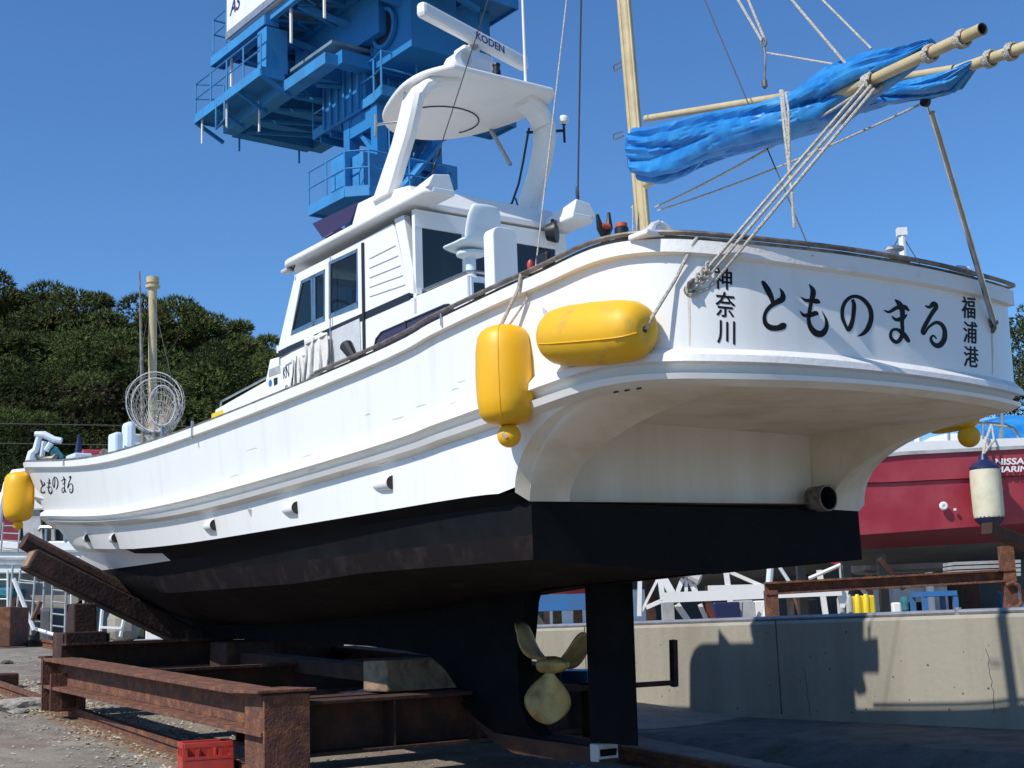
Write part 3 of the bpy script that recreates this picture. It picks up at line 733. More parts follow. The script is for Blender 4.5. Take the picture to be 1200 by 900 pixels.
hh = [(7.80, .45), (7.86, .50), (8.05, .58), (8.3, .59), (8.62, .52), (8.9, .42), (9.08, .28), (9.17, .14), (9.2, 0)]
hc = catmull([np.array(p) for p in hh], 4); hfull = [(p[0], p[1]) for p in hc]+[(p[0], -p[1]) for p in hc[::-1][1:]]
q = MB(); q.prism([B(s, UC+h, ZH+.0*(s-7.8)) for s, h in hfull], ZZ*.045)
q.build('hardtop', M['white2'], boat, bevel=.016)
q = MB(); q.tube([B(8.72+.30*sin(a), UC+.32*cos(a), ZH-.004) for a in np.linspace(pi+.2, 2*pi+.5, 22)], .006, 6); q.build('hardtop_hatch_seal', M['ropedark'], boat)
q = MB(); a = wz(575, 152, ZH); b = B(8.35, 6.16, 4.95); q.tube([a, dist_at(598, 193, b)], .017, 8); q.build('stay_tube', M['steel'], boat)
# radar
pc = B(8.12, 5.62, ZH+.045); zz = lambda X, Y, s: ps(X, Y, s)
q = MB(); a = ps(535, 62, 8.0); b = ps(583, 84, 8.0)
cu = (a[1]+b[1])/2; q.box(B(8.12, cu, ZH+.045+.11), FW*.17, ST*.17, ZZ*.14, bev=.09); q.box(B(8.12, cu-.01, ZH+.305), FW*.075, ST*.075, ZZ*.04, bev=.015)
rad = q.build('radar_pedestal', M['white2'], boat)
zr = ZH+.40; ea = pz(492, 10, zr); eb = pz(616, 76, zr); ctr = (ea+eb)/2
ea = np.array([ea[0], ea[1], zr]); eb = np.array([eb[0], eb[1], zr]); dd = (eb-ea)/np.linalg.norm(eb-ea)
print('radar bar', ea, eb, np.linalg.norm(eb-ea), 'ped', 8.12, cu)
# keep the bar centred over its pedestal, slid along its own length only
q = MB(); A_, B_ = B(*ea), B(*eb); q.beam(A_, B_, .085, .115, bev=.03); bar = q.build('radar_antenna', M['white2'], boat)
mid_ = (A_+B_)/2
q = MB(); q.tube([B(8.12, cu-.01, ZH+.30), mid_*[1, 1, 0]+ZZ*(zr-.03)], .035, 12); q.build('radar_neck', M['greysteel'], rad)
tf = bpy.data.curves.new('t', 'FONT'); tf.body = 'x'
def text_mesh(body, size=1.0, shear=0.0, bold=0.0):
    c = bpy.data.curves.new('lettering', 'FONT'); c.body = body; c.size = size; c.shear = shear; c.offset = bold; c.resolution_u = 4
    c.align_x = 'CENTER'; c.align_y = 'CENTER'
    o = bpy.data.objects.new('lettering', c); SC.collection.objects.link(o); dg = bpy.context.evaluated_depsgraph_get(); dg.update()
    me = bpy.data.meshes.new_from_object(o.evaluated_get(dg)); vs = np.array([v.co[:] for v in me.vertices]); fs = [tuple(p.vertices) for p in me.polygons]
    bpy.data.objects.remove(o); bpy.data.curves.remove(c); bpy.data.meshes.remove(me); return vs, fs
def put_text(name, body, c, ex, ey, wdt, hgt, m, parent, shear=0.0, bold=0.0, **k):
    """fit the text in a wdt x hgt box centred on c, ex right, ey up"""
    vs, fs = text_mesh(body, 1.0, shear, bold); mn, mx = vs.min(0), vs.max(0); ctr = (mn+mx)/2; sx = wdt/(mx[0]-mn[0]); sy = hgt/(mx[1]-mn[1])
    P = [np.array(c)+np.array(ex)*(v[0]-ctr[0])*sx+np.array(ey)*(v[1]-ctr[1])*sy for v in vs]
    q = MB(); q.add(P, fs); return q.build(name, m, parent, recalc=False, **k)
M['blueletter'] = mat('dark_blue_lettering', (.02, .03, .16), .4)
dw = (B_-A_)/np.linalg.norm(B_-A_); nn = np.cross(dw, ZZ); nn = nn/np.linalg.norm(nn)
if nn@(CAM-mid_) < 0: nn = -nn
put_text('radar_lettering', 'KODEN', A_+(B_-A_)*.60+nn*.0445-ZZ*.004, dw, ZZ, .36, .062, M['blueletter'], bar, bold=.02)
# small fittings on the arch
q = MB(); c = dist_at(543, 69, B(7.95, 5.25, 5.4)); q.lathe(c, -FW+ST*.2, [(-.09, 0), (-.09, .035), (0, .065), (.04, .07), (.04, .055), (0, .05), (0, 0)], 18); q.build('searchlight', M['white2'], boat)
q = MB(); c = dist_at(582, 86, B(7.85, 5.55, 5.36)); q.lathe(c, ZZ, [(-.01, .032), (.02, .032), (.02, .026), (.06, .026), (.06, .032), (.075, .028), (.08, 0)], 14, mif=lambda i: 1 if i == 3 else 0); q.build('anchor_light', [M['black'], M['glass']], boat)
q = MB(); c = dist_at(616, 96, B(7.95, 5.95, 5.35)); q.tube([c-ZZ*.01, c+ZZ*1.6], [.012, .006], 8); q.build('whip_antenna', M['white2'], boat)
q = MB(); c = dist_at(621, 156, B(8.2, 6.24, 5.1)); d = dist_at(661, 153, c+ST*.2); q.tube([c-ST*.03, d], .012, 8); q.tube([d-ZZ*.10, d+ZZ*.04], .010, 8); q.build('antenna_bracket', M['black'], boat)
q = MB(); q.lathe(d+ZZ*.05, ZZ, [(0, .02), (.02, .04), (.05, .042), (.07, .03), (.08, 0)], 16); q.build('gps_dome', M['white2'], boat)
q = MB(); P = lambda x, y: dist_at(x, y, B(8.3, UW-.02, 5.1))
q.tube([P(440, 146), P(468, 143), P(484, 134), P(487, 127), P(478, 117), P(474, 108)], .010, 8); q.tube([P(440, 134), P(440, 160)], .013, 8); q.tube([P(474.5, 111), P(475, 135)], .014, 8); q.build('rod_holder', M['steel'], boat)
def flood(px, u, nm='floodlight', ax=.05):
    c = wu(px[0], px[1], u); q = MB(); q.box(c-ZZ*.012, FW*ax, ST*.04, ZZ*.014, bev=.006); f = q.build(nm, M['greywhite'], boat)
    q = MB(); q.tube([c+FW*-.06+ZZ*.005, c-FW*.10-ZZ*.02, c-FW*.13+ZZ*.0, c-FW*.11+ZZ*.02], .008, 6); q.build('cable', M['black'], f)
flood((337, 316), UW-.02); flood((463, 245), UW+.0)
q = MB(); c = dist_at(648, 272, B(SE+.2, 6.15, 4.2)); q.lathe(c, -FW*.6+ST*.5, [(-.05, 0), (-.05, .06), (.02, .085), (.03, .085), (.03, .0)], 18); q.tube([c, c+ZZ*.10], .014, 8); q.build('deck_light', M['black'], boat)
q = MB(); P = lambda x, y: dist_at(x, y, B(8.2, 6.22, 4.8))
q.tube([P(620, 150), P(613, 190), P(608, 215), P(600, 238), P(590, 246), P(586, 268)], .010, 6); q.tube([P(604, 232), P(608, 245), P(617, 246)], .008, 6); q.build('arch_cable', M['black'], boat)
# starboard fin under the ear
q = MB(); q.prism([wu(x, y, US-.04) for x, y in [(583, 250), (637, 262), (632, 287), (643, 314), (642, 350), (575, 352), (575, 262)]], ST*.04); q.build('aft_fin', M['bluewhite'], boat, bevel=.006)
# coaming rail, hatch, tinted window
q = MB(); a0 = pu(492, 343, UW); a1 = pu(546, 315, UW); z = a0[2]+.02
pts = [B(a0[0], UW+.03, z-.03), B(a0[0], UW+.03, z), B(a1[0]+.02, UW+.03, z), B(a1[0], UW+.06, z), B(a1[0], US-.05, z)]
q.tube(pts, .014, 8); q.build('coaming_rail', M['steel'], boat)
s7 = low[0][0]-.002; q = MB(); w4 = [(551, 325), (570, 327), (572, 362), (552, 362)]; q.prism([ws(x, y, s7) for x, y in w4], -FW*.012); hb_ = q.build('hatch', M['bluewhite'], boat)
q = MB(); q.prism([ws(x, y, s7-.013) for x, y in [(555, 331), (567.5, 332), (569, 357), (556, 357)]], -FW*.003); q.build('hatch_window', M['glass'], hb_)
tw = [(438, 425), (438.5, 408), (441, 397), (447, 389.5), (521, 357.5), (526, 357), (530, 361), (533, 368), (540, 380)]
q = MB(); PU(q, tw, UW-.010, UW-.001); tq = q.build('cabin_window', M['purple'], boat)
q = MB(); P = [wu(x, y, UW-.012) for x, y in tw]; q.tube(P, .008, 6); q.tube([wu(475, 376, UW-.012), wu(477, 402, UW-.012)], .009, 6); q.build('window_frame', M['black'], tq)
# stickers and letters forward
def patch(name, px, m, parent=boat, d=.003): q = MB(); PU(q, px, UW-d, UW-.0008); return q.build(name, m, parent)
patch('yellow_sticker', [(248, 485), (261, 480), (262, 488.5), (247.5, 492)], M['signyellow'])
patch('dark_plate', [(315, 433), (328, 428), (328.5, 437), (315, 442)], M['greysteel']); patch('dark_plate', [(320.5, 443.5), (325, 442), (325, 450), (321, 452)], M['black'])
c = pu(317, 449, UW); q = MB(); q.lathe(B(c[0], UW-.001, c[2]), -ST, [(0, .030), (.003, .030), (.003, 0)], 20); q.build('round_sticker', M['blueframe'], boat)
c = wu(335.5, 436, UW); put_text('registration_lettering', 'KN', c-ST*.003, -FW, ZZ, .11, .10, M['letter'], boat)
c = wu(336, 456, UW); put_text('registration_lettering', 'F', c-ST*.003, -FW, ZZ, .045, .06, M['letter'], boat)
q = MB(); zt = pu(316, 419, UW)[2]; a = pu(253, 477, UW); b = pu(311, 444, UW); q.tube([B(a[0], UW+.04, a[2]-.02), B(a[0]-.03, UW+.04, a[2]+.05), B(b[0], UW+.04, b[2]+.03)], .010, 6); q.build('trunk_rail', M['steel'], boat)
# helm seat on the coaming
c = pu(552, 316, 5.08); sz = c[2]
q = MB(); q.tube([B(c[0], 5.08, sz-.12), B(c[0], 5.08, sz+.10)], .035, 12); q.lathe(B(c[0], 5.08, sz+.08), ZZ, [(0, .03), (.02, .10), (.04, .10), (.04, 0)], 16)
seat = MB(); rows = []
for i in range(13):
    t = i/12
    # profile: seat front -> back of seat -> backrest top
    if t < .45: x = .16-.30*t/.45; zq = .02-.012*sin(pi*t/.45); hwid = .14+.01*sin(pi*t/.45)
    elif t < .6: k = (t-.45)/.15; x = -.14-.04*sin(k*pi/2); zq = .02+.06*(1-cos(k*pi/2)); hwid = .148
    else: k = (t-.6)/.4; x = -.18-.05*k; zq = .08+.26*k; hwid = .148-.04*k**3
    rows.append([B(c[0]+x+(.02 if t > .5 else 0)*abs(v)**2, 5.08+hwid*v, sz+.125+zq*.82+(.03*v*v if t < .5 else 0)) for v in np.linspace(-1, 1, 9)])
seat.grid(rows, smooth=True); sp = q.build('seat_pedestal', M['bluewhite'], boat)
sobj = seat.build('helm_seat', M['bluewhite'], boat); md = sobj.modifiers.new('s', 'SOLIDIFY'); md.thickness = .025; md = sobj.modifiers.new('b', 'SUBSURF'); md.levels = 1; md.render_levels = 1
# bollard posts
def post(px_base, u, px_top_y, hx, hy, nm='bollard', m='white2', rx=.05):
    c = pu(px_base[0], px_base[1], u); lo = 0; zt = pu(px_base[0], px_top_y, u)[2]
    q = MB(); n = 8; r = min(rx, hx*.9)
    prof = [(-hx, ZF-.0), (hx, ZF-.0)]+[(hx-r+r*cos(a), zt-r+r*sin(a)) for a in np.linspace(0, pi/2, n)]+[(-hx+r-r*sin(a), zt-r+r*cos(a)) for a in np.linspace(0, pi/2, n)]
    q.prism([B(c[0]+hy, u+x, z) for x, z in prof], -FW*2*hy); return q.build(nm, M[m], boat, bevel=.006)
post((588, 335), 4.42, 268, .085, .05)
# stern fittings
def on_rail(X):
    best = min(range(NP), key=lambda i: abs(proj(B(*r_top[i]))[0]-X)+(50 if i > NP-i1 else 0)); return np.array([r_top[best][0], r_top[best][1], r_top[best][2]])
r = on_rail(795); q = MB(); cc = B(r[0]+.12, r[1]+.02, r[2]+.035); q.box(cc, ST*.15, FW*.07, ZZ*.014, bev=.008); pl = q.build('fairlead_plate', M['white2'], boat)
for k, sg in ((-.07, 1), (.07, -1)):
    q = MB(); p = cc+ST*k; q.tube([p+ZZ*.0, p+ZZ*.03+ST*sg*.01, p+ZZ*.06+ST*sg*.03, p+ZZ*.075+ST*sg*.06, p+ZZ*.065+ST*sg*.085], [.032, .028, .02, .016, .010], 10); q.build('fairlead_horn', M['greywhite'], pl)
for X, kind in ((697, 0), (717, 1)):
    r = on_rail(X); p = B(r[0], r[1]+.08, r[2]+.02); q = MB()
    if kind == 0:
        q.tube([p, p+ZZ*.05], .022, 8); q.tube([p+ZZ*.05, p+ZZ*.09-ST*.03, p+ZZ*.16-ST*.045], [.02, .018, .008], 8); q.tube([p+ZZ*.05, p+ZZ*.10+ST*.03, p+ZZ*.18+ST*.03], [.02, .018, .008], 8); o = q.build('line_roller', M['black'], boat)
        q = MB(); q.lathe(p+ZZ*.10-ST*.025, ST, [(0, .0), (0, .02), (.05, .02), (.05, 0)], 12); q.build('roller_drum', M['orange'], o)
    else:
        q.lathe(p, ZZ, [(0, .035), (.07, .035), (.09, .02), (.09, 0)], 12, mif=lambda i: 0); o = q.build('line_roller', M['black'], boat); q = MB(); q.lathe(p+ZZ*.07, ZZ, [(.0, .03), (.025, .03), (.03, 0)], 12); q.build('roller_drum', M['orange'], o)
r = on_rail(617); p = B(r[0], r[1]+.05, r[2]); q = MB(); q.tube([p-FW*.12+ZZ*.03, p+ZZ*.05, p+FW*.10+ZZ*.04], .018, 8); q.tube([p+ZZ*.04, p+ZZ*.09], .014, 8); o = q.build('rail_cleat', M['rope'], boat)
q = MB(); q.box(p+ZZ*.085-FW*.12, FW*.05, ST*.02, ZZ*.035, bev=.012); q.build('small_lamp', M['black'], boat)
q = MB(); q.lathe(p+ZZ*.06, ZZ, [(0, .016), (.03, .02), (.05, .012), (.055, 0)], 10); q.build('cleat_knob', M['redcrate'], o)
for X in (478+44, 40*2+0,):
    r = on_rail(X); q = MB(); p = B(r[0], r[1]-.006, r[2]); q.tube([p+ZZ*.02, p-ZZ*.05], .009, 6); q.build('rail_bracket', M['steel'], boat)
r = on_rail(234); p = B(r[0], r[1]-.006, r[2]); q = MB(); q.tube([p+ZZ*.05, p-ZZ*.09], .010, 6); q.build('rail_bracket', M['steel'], boat)
r = on_rail(394); p = B(r[0], r[1]+.05, r[2]+.02); q = MB(); q.tube([p, p+FW*.1+ZZ*.02, p+FW*.2+ZZ*.12], [.03, .03, .045], 10); q.build('hose_end', M['black'], boat)
for X, sc_ in ((1068, 1.0), (1142, 1.2)):
    r = on_rail(X); p = B(r[0]+.1, r[1], r[2]+.03); q = MB()
    if X < 1100:
        for k in range(14): a = random.random()*6.28; q.tube([p+FW*.05*cos(a)+ST*.09*sin(a)+ZZ*.01, p+FW*.04*cos(a+1)+ST*.07*sin(a+1.3)+ZZ*.03, p+ST*.1*cos(a*2)+ZZ*.005], .010, 6)
        q.build('rope_bundle', M['teal'], boat)
        q = MB(); q.lathe(p+ZZ*.04, ZZ, [(0, .02), (.03, .02), (.035, .05), (.05, .05), (.055, 0)], 14); q.build('fairlead_cap', M['greywhite'], boat)
    else:
        q.lathe(p, ZZ, [(0, .05), (.03, .06), (.06, .045), (.075, 0)], 16); q.tube([p+ST*.06, p+ST*.09+ZZ*.06, p+ST*.13+ZZ*.03], [.03, .02, .012], 8); q.build('fairlead_horn', M['greywhite'], boat)

# ------------------------------------------------------------------ lettering and fittings on the hull
def on_hull_ribbon(mb, pts, off=.0016, f=None, n=6):
    """pts (x, y, width) in px -> ribbon on the hull"""
    P = catmull([np.array(p, float) for p in pts], n); L = []; Rr = []
    for i, p in enumerate(P):
        a = P[max(i-1, 0)]; b = P[min(i+1, len(P)-1)]; t = np.array([b[0]-a[0], b[1]-a[1]]); t /= max(np.linalg.norm(t), 1e-6); nrm = np.array([-t[1], t[0]]); hw_ = max(p[2], .3)/2
        row = []
        for sg in (-1, 1):
            x, y = p[:2]+nrm*hw_*sg
            if f: x, y = f(x, y)
            r = cast(x, y)
            if r is None: return
            row.append(r[0]+r[1]*off)
        L.append(row[0]); Rr.append(row[1])
    mb.grid([L, Rr], smooth=False)
KA = {
'to': [[(485,195,14),(500,215,34),(530,265,46),(556,320,40),(572,368,30)], [(624,252,5),(645,290,30),(645,335,48),(600,362,42),(556,390,34),(520,430,30),(504,480,30),(515,530,38),(555,560,44),(610,562,44),(650,548,56),(672,556,34)]],
'mo': [[(852,218,3),(880,262,36),(884,300,44),(868,370,32),(856,440,30),(850,500,30),(866,560,40),(908,603,50),(955,606,50),(988,560,36),(986,500,20),(955,430,3)], [(790,320,4),(825,346,24),(875,350,32),(915,355,40),(940,368,10)], [(781,430,4),(812,462,26),(860,462,36),(905,448,38),(924,462,12)]],
'no': [[(112,245,20),(124,290,30),(116,380,30),(98,440,34),(82,462,20),(62,425,22),(42,370,26),(46,300,26),(74,250,26),(120,224,24),(180,240,28),(232,300,32),(245,370,34),(226,440,36),(190,485,26),(145,506,3)]],
'ma': [[(334,322,8),(372,333,20),(425,304,28),(478,300,34),(512,326,12)], [(412,246,10),(445,280,38),(464,330,36),(462,400,28),(464,470,26),(452,520,30),(424,545,28),(392,528,24),(380,495,22),(395,462,20),(430,458,22),(470,488,34),(505,535,28),(512,548,8)], [(388,362,6),(420,388,24),(465,378,30),(496,352,10)]],
'ru': [[(624,290,10),(655,300,22),(682,276,34),(700,300,34),(668,350,30),(628,420,30),(606,470,28),(618,488,16),(650,440,18),(700,408,24),(742,425,28),(762,470,32),(756,530,38),(722,570,38),(685,560,28),(664,525,20),(680,500,14),(705,522,10)]]}
def kana(keys, f, nm, off=.0016):
    for k in keys:
        q = MB()
        for st in KA[k]: on_hull_ribbon(q, st, off, f)
        if q.v: q.build(nm, M['letter'], hullo, recalc=False)
fA = lambda x, y: (820+x/6.667, 300+y/6.667); fB = lambda x, y: (980+x/6., 310+y/6.)
kana(['to', 'mo'], fA, 'stern_lettering'); kana(['no', 'ma', 'ru'], fB, 'stern_lettering')
def text_on_hull(body, x0, y0, x1, y1, nm, bold=.0, shear=0.0, slope=.1, sq=0):
    vs, fs = text_mesh(body, 1.0, shear, bold)
    bm = bmesh.new(); bv = [bm.verts.new(v) for v in vs]
    for f in fs:
        try: bm.faces.new([bv[i] for i in f])
        except ValueError: pass
    bmesh.ops.triangulate(bm, faces=bm.faces[:]); bmesh.ops.subdivide_edges(bm, edges=[e for e in bm.edges if e.calc_length() > .12], cuts=3, use_grid_fill=True); bmesh.ops.triangulate(bm, faces=bm.faces[:])
    bm.verts.index_update(); vs = np.array([v.co[:] for v in bm.verts]); fs = [tuple(v.index for v in f.verts) for f in bm.faces]; bm.free()
    mn, mx = vs.min(0), vs.max(0); q = MB()
    for dx, dy in ((-.4, 0), (.4, .25), (0, -.3)):
        P = []
        for v in vs:
            u = (v[0]-mn[0])/(mx[0]-mn[0]); t = (mx[1]-v[1])/(mx[1]-mn[1]); X = x0+(x1-x0)*u+dx; Y = y0+(y1-y0)*t+slope*(X-(x0+x1)/2)+dy
            r = cast(X, Y)
            if r is None: return
            P.append(r[0]+r[1]*(.0022+.0004*dx))
        q.add(P, fs)
    q.build(nm, M['letter'], hullo, recalc=False, merge=False)
for ch, b in (('神', (837, 314, 857.5, 339)), ('奈', (838.5, 342.5, 861, 371.5)), ('川', (840.5, 376, 861, 403)), ('福', (1127, 348, 1142.5, 373)), ('浦', (1129, 377, 1144.5, 402)), ('港', (1129.5, 406, 1146, 430))):
    text_on_hull(ch, *b, 'port_lettering')
for k, (x0, y0, x1, y1, sx) in {'to': (47.5, 562, 53, 577.5, 1), 'mo': (55, 560, 61, 578, 1), 'no': (62, 559, 68, 574, 1), 'ma': (71, 558, 77.5, 577.5, 1), 'ru': (79.5, 558, 85.5, 577.5, 1)}.items():
    al = np.array([p for st in KA[k] for p in st]); mnx, mxx, mny, mxy = al[:, 0].min(), al[:, 0].max(), al[:, 1].min(), al[:, 1].max()
    def f(x, y, a=(mnx, mxx, mny, mxy), b=(x0, y0, x1, y1)): return b[0]+(x-a[0])/(a[1]-a[0])*(b[2]-b[0]), b[1]+(y-a[2])/(a[3]-a[2])*(b[3]-b[1])
    q = MB()
    for st in KA[k]:
        P = [(f(x, y)[0], f(x, y)[1], w_*.042) for x, y, w_ in st]; on_hull_ribbon(q, P, .0016)
    if q.v: q.build('bow_lettering', M['letter'], hullo, recalc=False)
# vent scoops along the waterline
for X, Y in ((103, 631), (134, 631), (248, 616), (343, 596), (453, 567)):
    r = cast(X, Y)
    if r is None: continue
    p, n = r; n = np.array([n[0], n[1], 0]); n /= np.linalg.norm(n); a = -np.cross(n, ZZ)
    if a@FW > 0: a = -a      # opening looks aft
    R_ = .045
    q = MB(); rows = []
    for t, k in ((-.17, .15), (-.12, .55), (-.05, .9), (.05, 1.0), (.08, 1.0)):
        rows.append([p+a*t+n*(R_*k*sin(b)*1.15-.004)+ZZ*(R_*k*cos(b)) for b in np.linspace(0, pi, 11)])
    q.grid(rows, smooth=True); o = q.build('vent_scoop', M['white2'], boat)
    q = MB(); q.add([p+a*.079+n*(R_*.86*sin(b)*1.15)+ZZ*(R_*.86*cos(b)) for b in np.linspace(0, 2*pi, 24)[:-1]], [tuple(range(23))]); q.build('vent_opening', M['black'], o)
r = cast(293, 600); p, n = r; q = MB(); q.add([wu_ for wu_ in [cast(290.5, 597)[0]+n*.003, cast(295, 596.5)[0]+n*.003, cast(294.5, 606)[0]+n*.003]], [(0, 1, 2)]); q.build('waterline_mark', M['greysteel'], hullo)
# two little hinges of rust marks under the overhang

M['rustrun'] = mat('faint_rust_run', (.60, .52, .40), .6, noise_scale=30, col2=(.70, .66, .58)); M['scuff'] = mat('grey_scuff', (.45, .44, .41), .6, noise_scale=25, col2=(.62, .61, .58))
for (x0, y0, x1, y1, w_) in ((807, 346, 808, 405, 3.2), (1162, 388, 1163, 440, 2.2), (453, 576, 454, 590, 2.5), (343, 604, 344, 614, 2.0), (895, 470, 1010, 492, 1.6)):
    if y1 > 480: continue
    q = MB(); on_hull_ribbon(q, [(x0, y0, w_), ((x0+x1)/2+.6, (y0+y1)/2, w_*.8), (x1, y1, w_*.3)], .0012)
    if q.v: q.build('rust_run', M['rustrun'], hullo, recalc=False)
for x in (722, 735, 749):
    q = MB(); on_hull_ribbon(q, [(x-3, 459.5-(x-722)*.15, 1.6), (x, 458.8-(x-722)*.15, 1.8), (x+3, 458.2-(x-722)*.15, 1.4)], .003)
    if q.v: q.build('drain_slot', M['black'], hullo, recalc=False)
rnd = random.Random(5)
for k in range(16):
    x = rnd.uniform(250, 560); y = yat(S1T, x)+rnd.uniform(-30, 55); q = MB(); L_ = rnd.uniform(4, 14)
    on_hull_ribbon(q, [(x, y, .5), (x+L_*.5, y-L_*.16+rnd.uniform(-1, 1), rnd.uniform(.6, 1.2)), (x+L_, y-L_*.3, .4)], .0012, n=3)
    if q.v: q.build('scuff_mark', M['scuff'], hullo, recalc=False)
# ================================================================== SPARS, RIG, ROPES, FENDERS, BOW GEAR
def wul(pts, u): return [wu(x, y, u) for x, y in pts]
a = pu(757, 278, UC); b = pu(733, 0, UC); d = (b-a)/(b[2]-a[2])
foot = a+d*(ZF-a[2]); top = a+d*(8.6-a[2])
mast = MB(); mast.tube([B(*foot), B(*top)], .036, 16); mast_o = mast.build('mizzen_mast', M['spar'], boat)
q = MB(); off = FW*.034-ST*.028; q.tube([B(*(foot+d*.2))+off, B(*top)+off], .014, 10); q.build('mast_track', M['spar'], mast_o)
q = MB(); off2 = -FW*.040-ST*.014; q.tube([B(*(foot+d*.2))+off2, B(*top)+off2], .008, 8); q.build('mast_track', M['spar'], mast_o)
for Y in (70, 152):
    c = wu(735, Y, UC); q = MB(); q.tube([c+FW*.04, c+FW*.14+ZZ*.012, c+FW*.14-ZZ*.03, c+FW*.04-ZZ*.03], .006, 6); q.build('mast_cleat', M['steel'], mast_o)
# booms
def boom(pa, pb, u, r, ext=0, nm='boom'):
    A = wu(*pa, u); Bp = wu(*pb, u); dd_ = (Bp-A)/np.linalg.norm(Bp-A)
    q = MB(); Bp = Bp+dd_*ext; q.lathe(A, Bp-A, [(0, r)]+[(np.linalg.norm(Bp-A)*k, r) for k in (.5, 1)]+[(np.linalg.norm(Bp-A), r*.8), (np.linalg.norm(Bp-A)-.12, r*.78), (np.linalg.norm(Bp-A)-.12, 0)], 18, mif=lambda i: 1 if i >= 3 else 0)
    return q.build(nm, [M['spar'], M['sparend']], boat), A, Bp
def boom3(P0, P1, Xend, r):
    """tube from P0 through P1 to where it shows at Xend"""
    k = 1.0
    while proj(P0+(P1-P0)*k)[0] < Xend: k += .01
    A = P0; Bp = P0+(P1-P0)*k; L = np.linalg.norm(Bp-A); q = MB()
    q.lathe(A, Bp-A, [(0, r), (L*.5, r), (L, r), (L, r*.8), (L-.12, r*.78), (L-.12, 0)], 18, mif=lambda i: 1 if i >= 2 else 0)
    return q.build('boom', [M['spar'], M['sparend']], boat), A, Bp
bA, A0_, A1_ = boom3(wu(757, 216, UC-.06), ws(1021, 94, 3.98), 1147, .027)
bB, B0_, B1_ = boom3(wu(757, 208, UC+.05), ws(1137, 77, 3.72), 1235, .027)
bC, C0_, C1_ = boom3(wu(757, 139, UC), ws(1100, 84, 3.90), 1118, .022)
def plane_of(P0, P1): 
    n = np.cross(P1-P0, ZZ); n /= np.linalg.norm(n); n = n if n@ST > 0 else -n
    return n, n@P0
nA, kA = plane_of(A0_, A1_); nB, kB = plane_of(B0_, B1_)
def wA(X, Y, off=0.0): return on(X, Y, nA, kA+off)
def wB(X, Y, off=0.0): return on(X, Y, nB, kB+off)
# bindings on the booms
def ring(p, dirn, r, m, parent, nm='lashing', n=3, w_=.012):
    q = MB(); dirn = dirn/np.linalg.norm(dirn); x = np.cross(dirn, ZZ); x /= np.linalg.norm(x); y = np.cross(dirn, x); pts = []
    for k in range(n*12+1): a = 2*pi*k/12; pts.append(p+dirn*(k/12-n/2)*w_+x*r*cos(a)+y*r*sin(a))
    q.tube(pts, w_*.5, 6); return q.build(nm, m, parent)
for X in (1090, 1128): ring(wA(X, 94+(X-1021)*(37-94)/(1147-1021)), A1_-A0_, .037, M['rope'], bA)
for X in (1160, 1185): ring(wB(X, 77+(X-1137)*(77-208)/(1137-757)), B1_-B0_, .038, M['rope'], bB)
# tarpaulin bundled round the booms
def tarp(name, xs, tops, bots, u, thick, seed, label, fold=.35):
    n = 100; m = 72; rows = []
    for i in range(n+1):
        X = xs[0]+(xs[-1]-xs[0])*i/n; yt = interp(X, xs, tops); yb = interp(X, xs, bots)
        oo = interp(X, [745, 900, 970], [-.10, -.09, .06]) if thick > .1 else .0
        pt = (wA if thick > .1 else wB)(X, yt, oo); pb_ = (wA if thick > .1 else wB)(X, yb, oo); c = (pt+pb_)/2; hz = (pt-pb_)/2; hh_ = np.linalg.norm(hz)
        side = ST*min(thick, hh_*.9+.02); row = []
        for k in range(m+1):
            a = 2*pi*k/m; nz = noise.noise(Vector((i*.03+seed, cos(a)*1.3+i*.015, sin(a)*1.3)))
            ri = abs(noise.noise(Vector((i*.013+seed, 1.7*cos(a)+i*.022, 1.7*sin(a))))); ri2 = abs(noise.noise(Vector((i*.03, 3.2*cos(a)-i*.035+seed, 3.2*sin(a)))))
            rr_ = 1+fold*(.75*nz)-fold*1.1*max(0, .22-ri)*3.6-fold*.35*max(0, .12-ri2)*4
            edge = .82 if i in (0, n) else 1
            row.append(c+hz*cos(a)*min(rr_, 1.06)*edge+side*sin(a)*rr_*edge)
        rows.append(row)
    q = MB(); q.grid(rows, smooth=True)
    for r_ in (rows[0], rows[-1]):
        cen = sum(r_[:-1])/m; q.add(r_[:-1]+[cen], [(k, (k+1) % m, m) for k in range(m)], smooth=True)
    o = q.build(name, M['tarp'], label=label, cat='tarpaulin', group='blue tarpaulins furled on the booms'); o.data.set_sharp_from_angle(angle=radians(17)); return o
tarp('tarpaulin', [745, 752, 775, 800, 850, 900, 940, 980, 1020, 1060, 1092], [153, 147, 144, 138, 127, 115, 104, 79, 63, 52, 44], [166, 211, 216, 210, 186, 170, 158, 146, 113, 85, 56], UC-.02, .15, 1.0, 'crumpled bright blue tarpaulin wrapped along the upper boom beside the mast')
tarp('tarpaulin', [985, 1010, 1035, 1060, 1090, 1120, 1143], [112, 106, 100, 96, 88, 76, 70], [132, 133, 124, 120, 117, 108, 78], UC+.14, .09, 5.0, 'smaller blue tarpaulin bundle sagging under the lower boom end', .3)
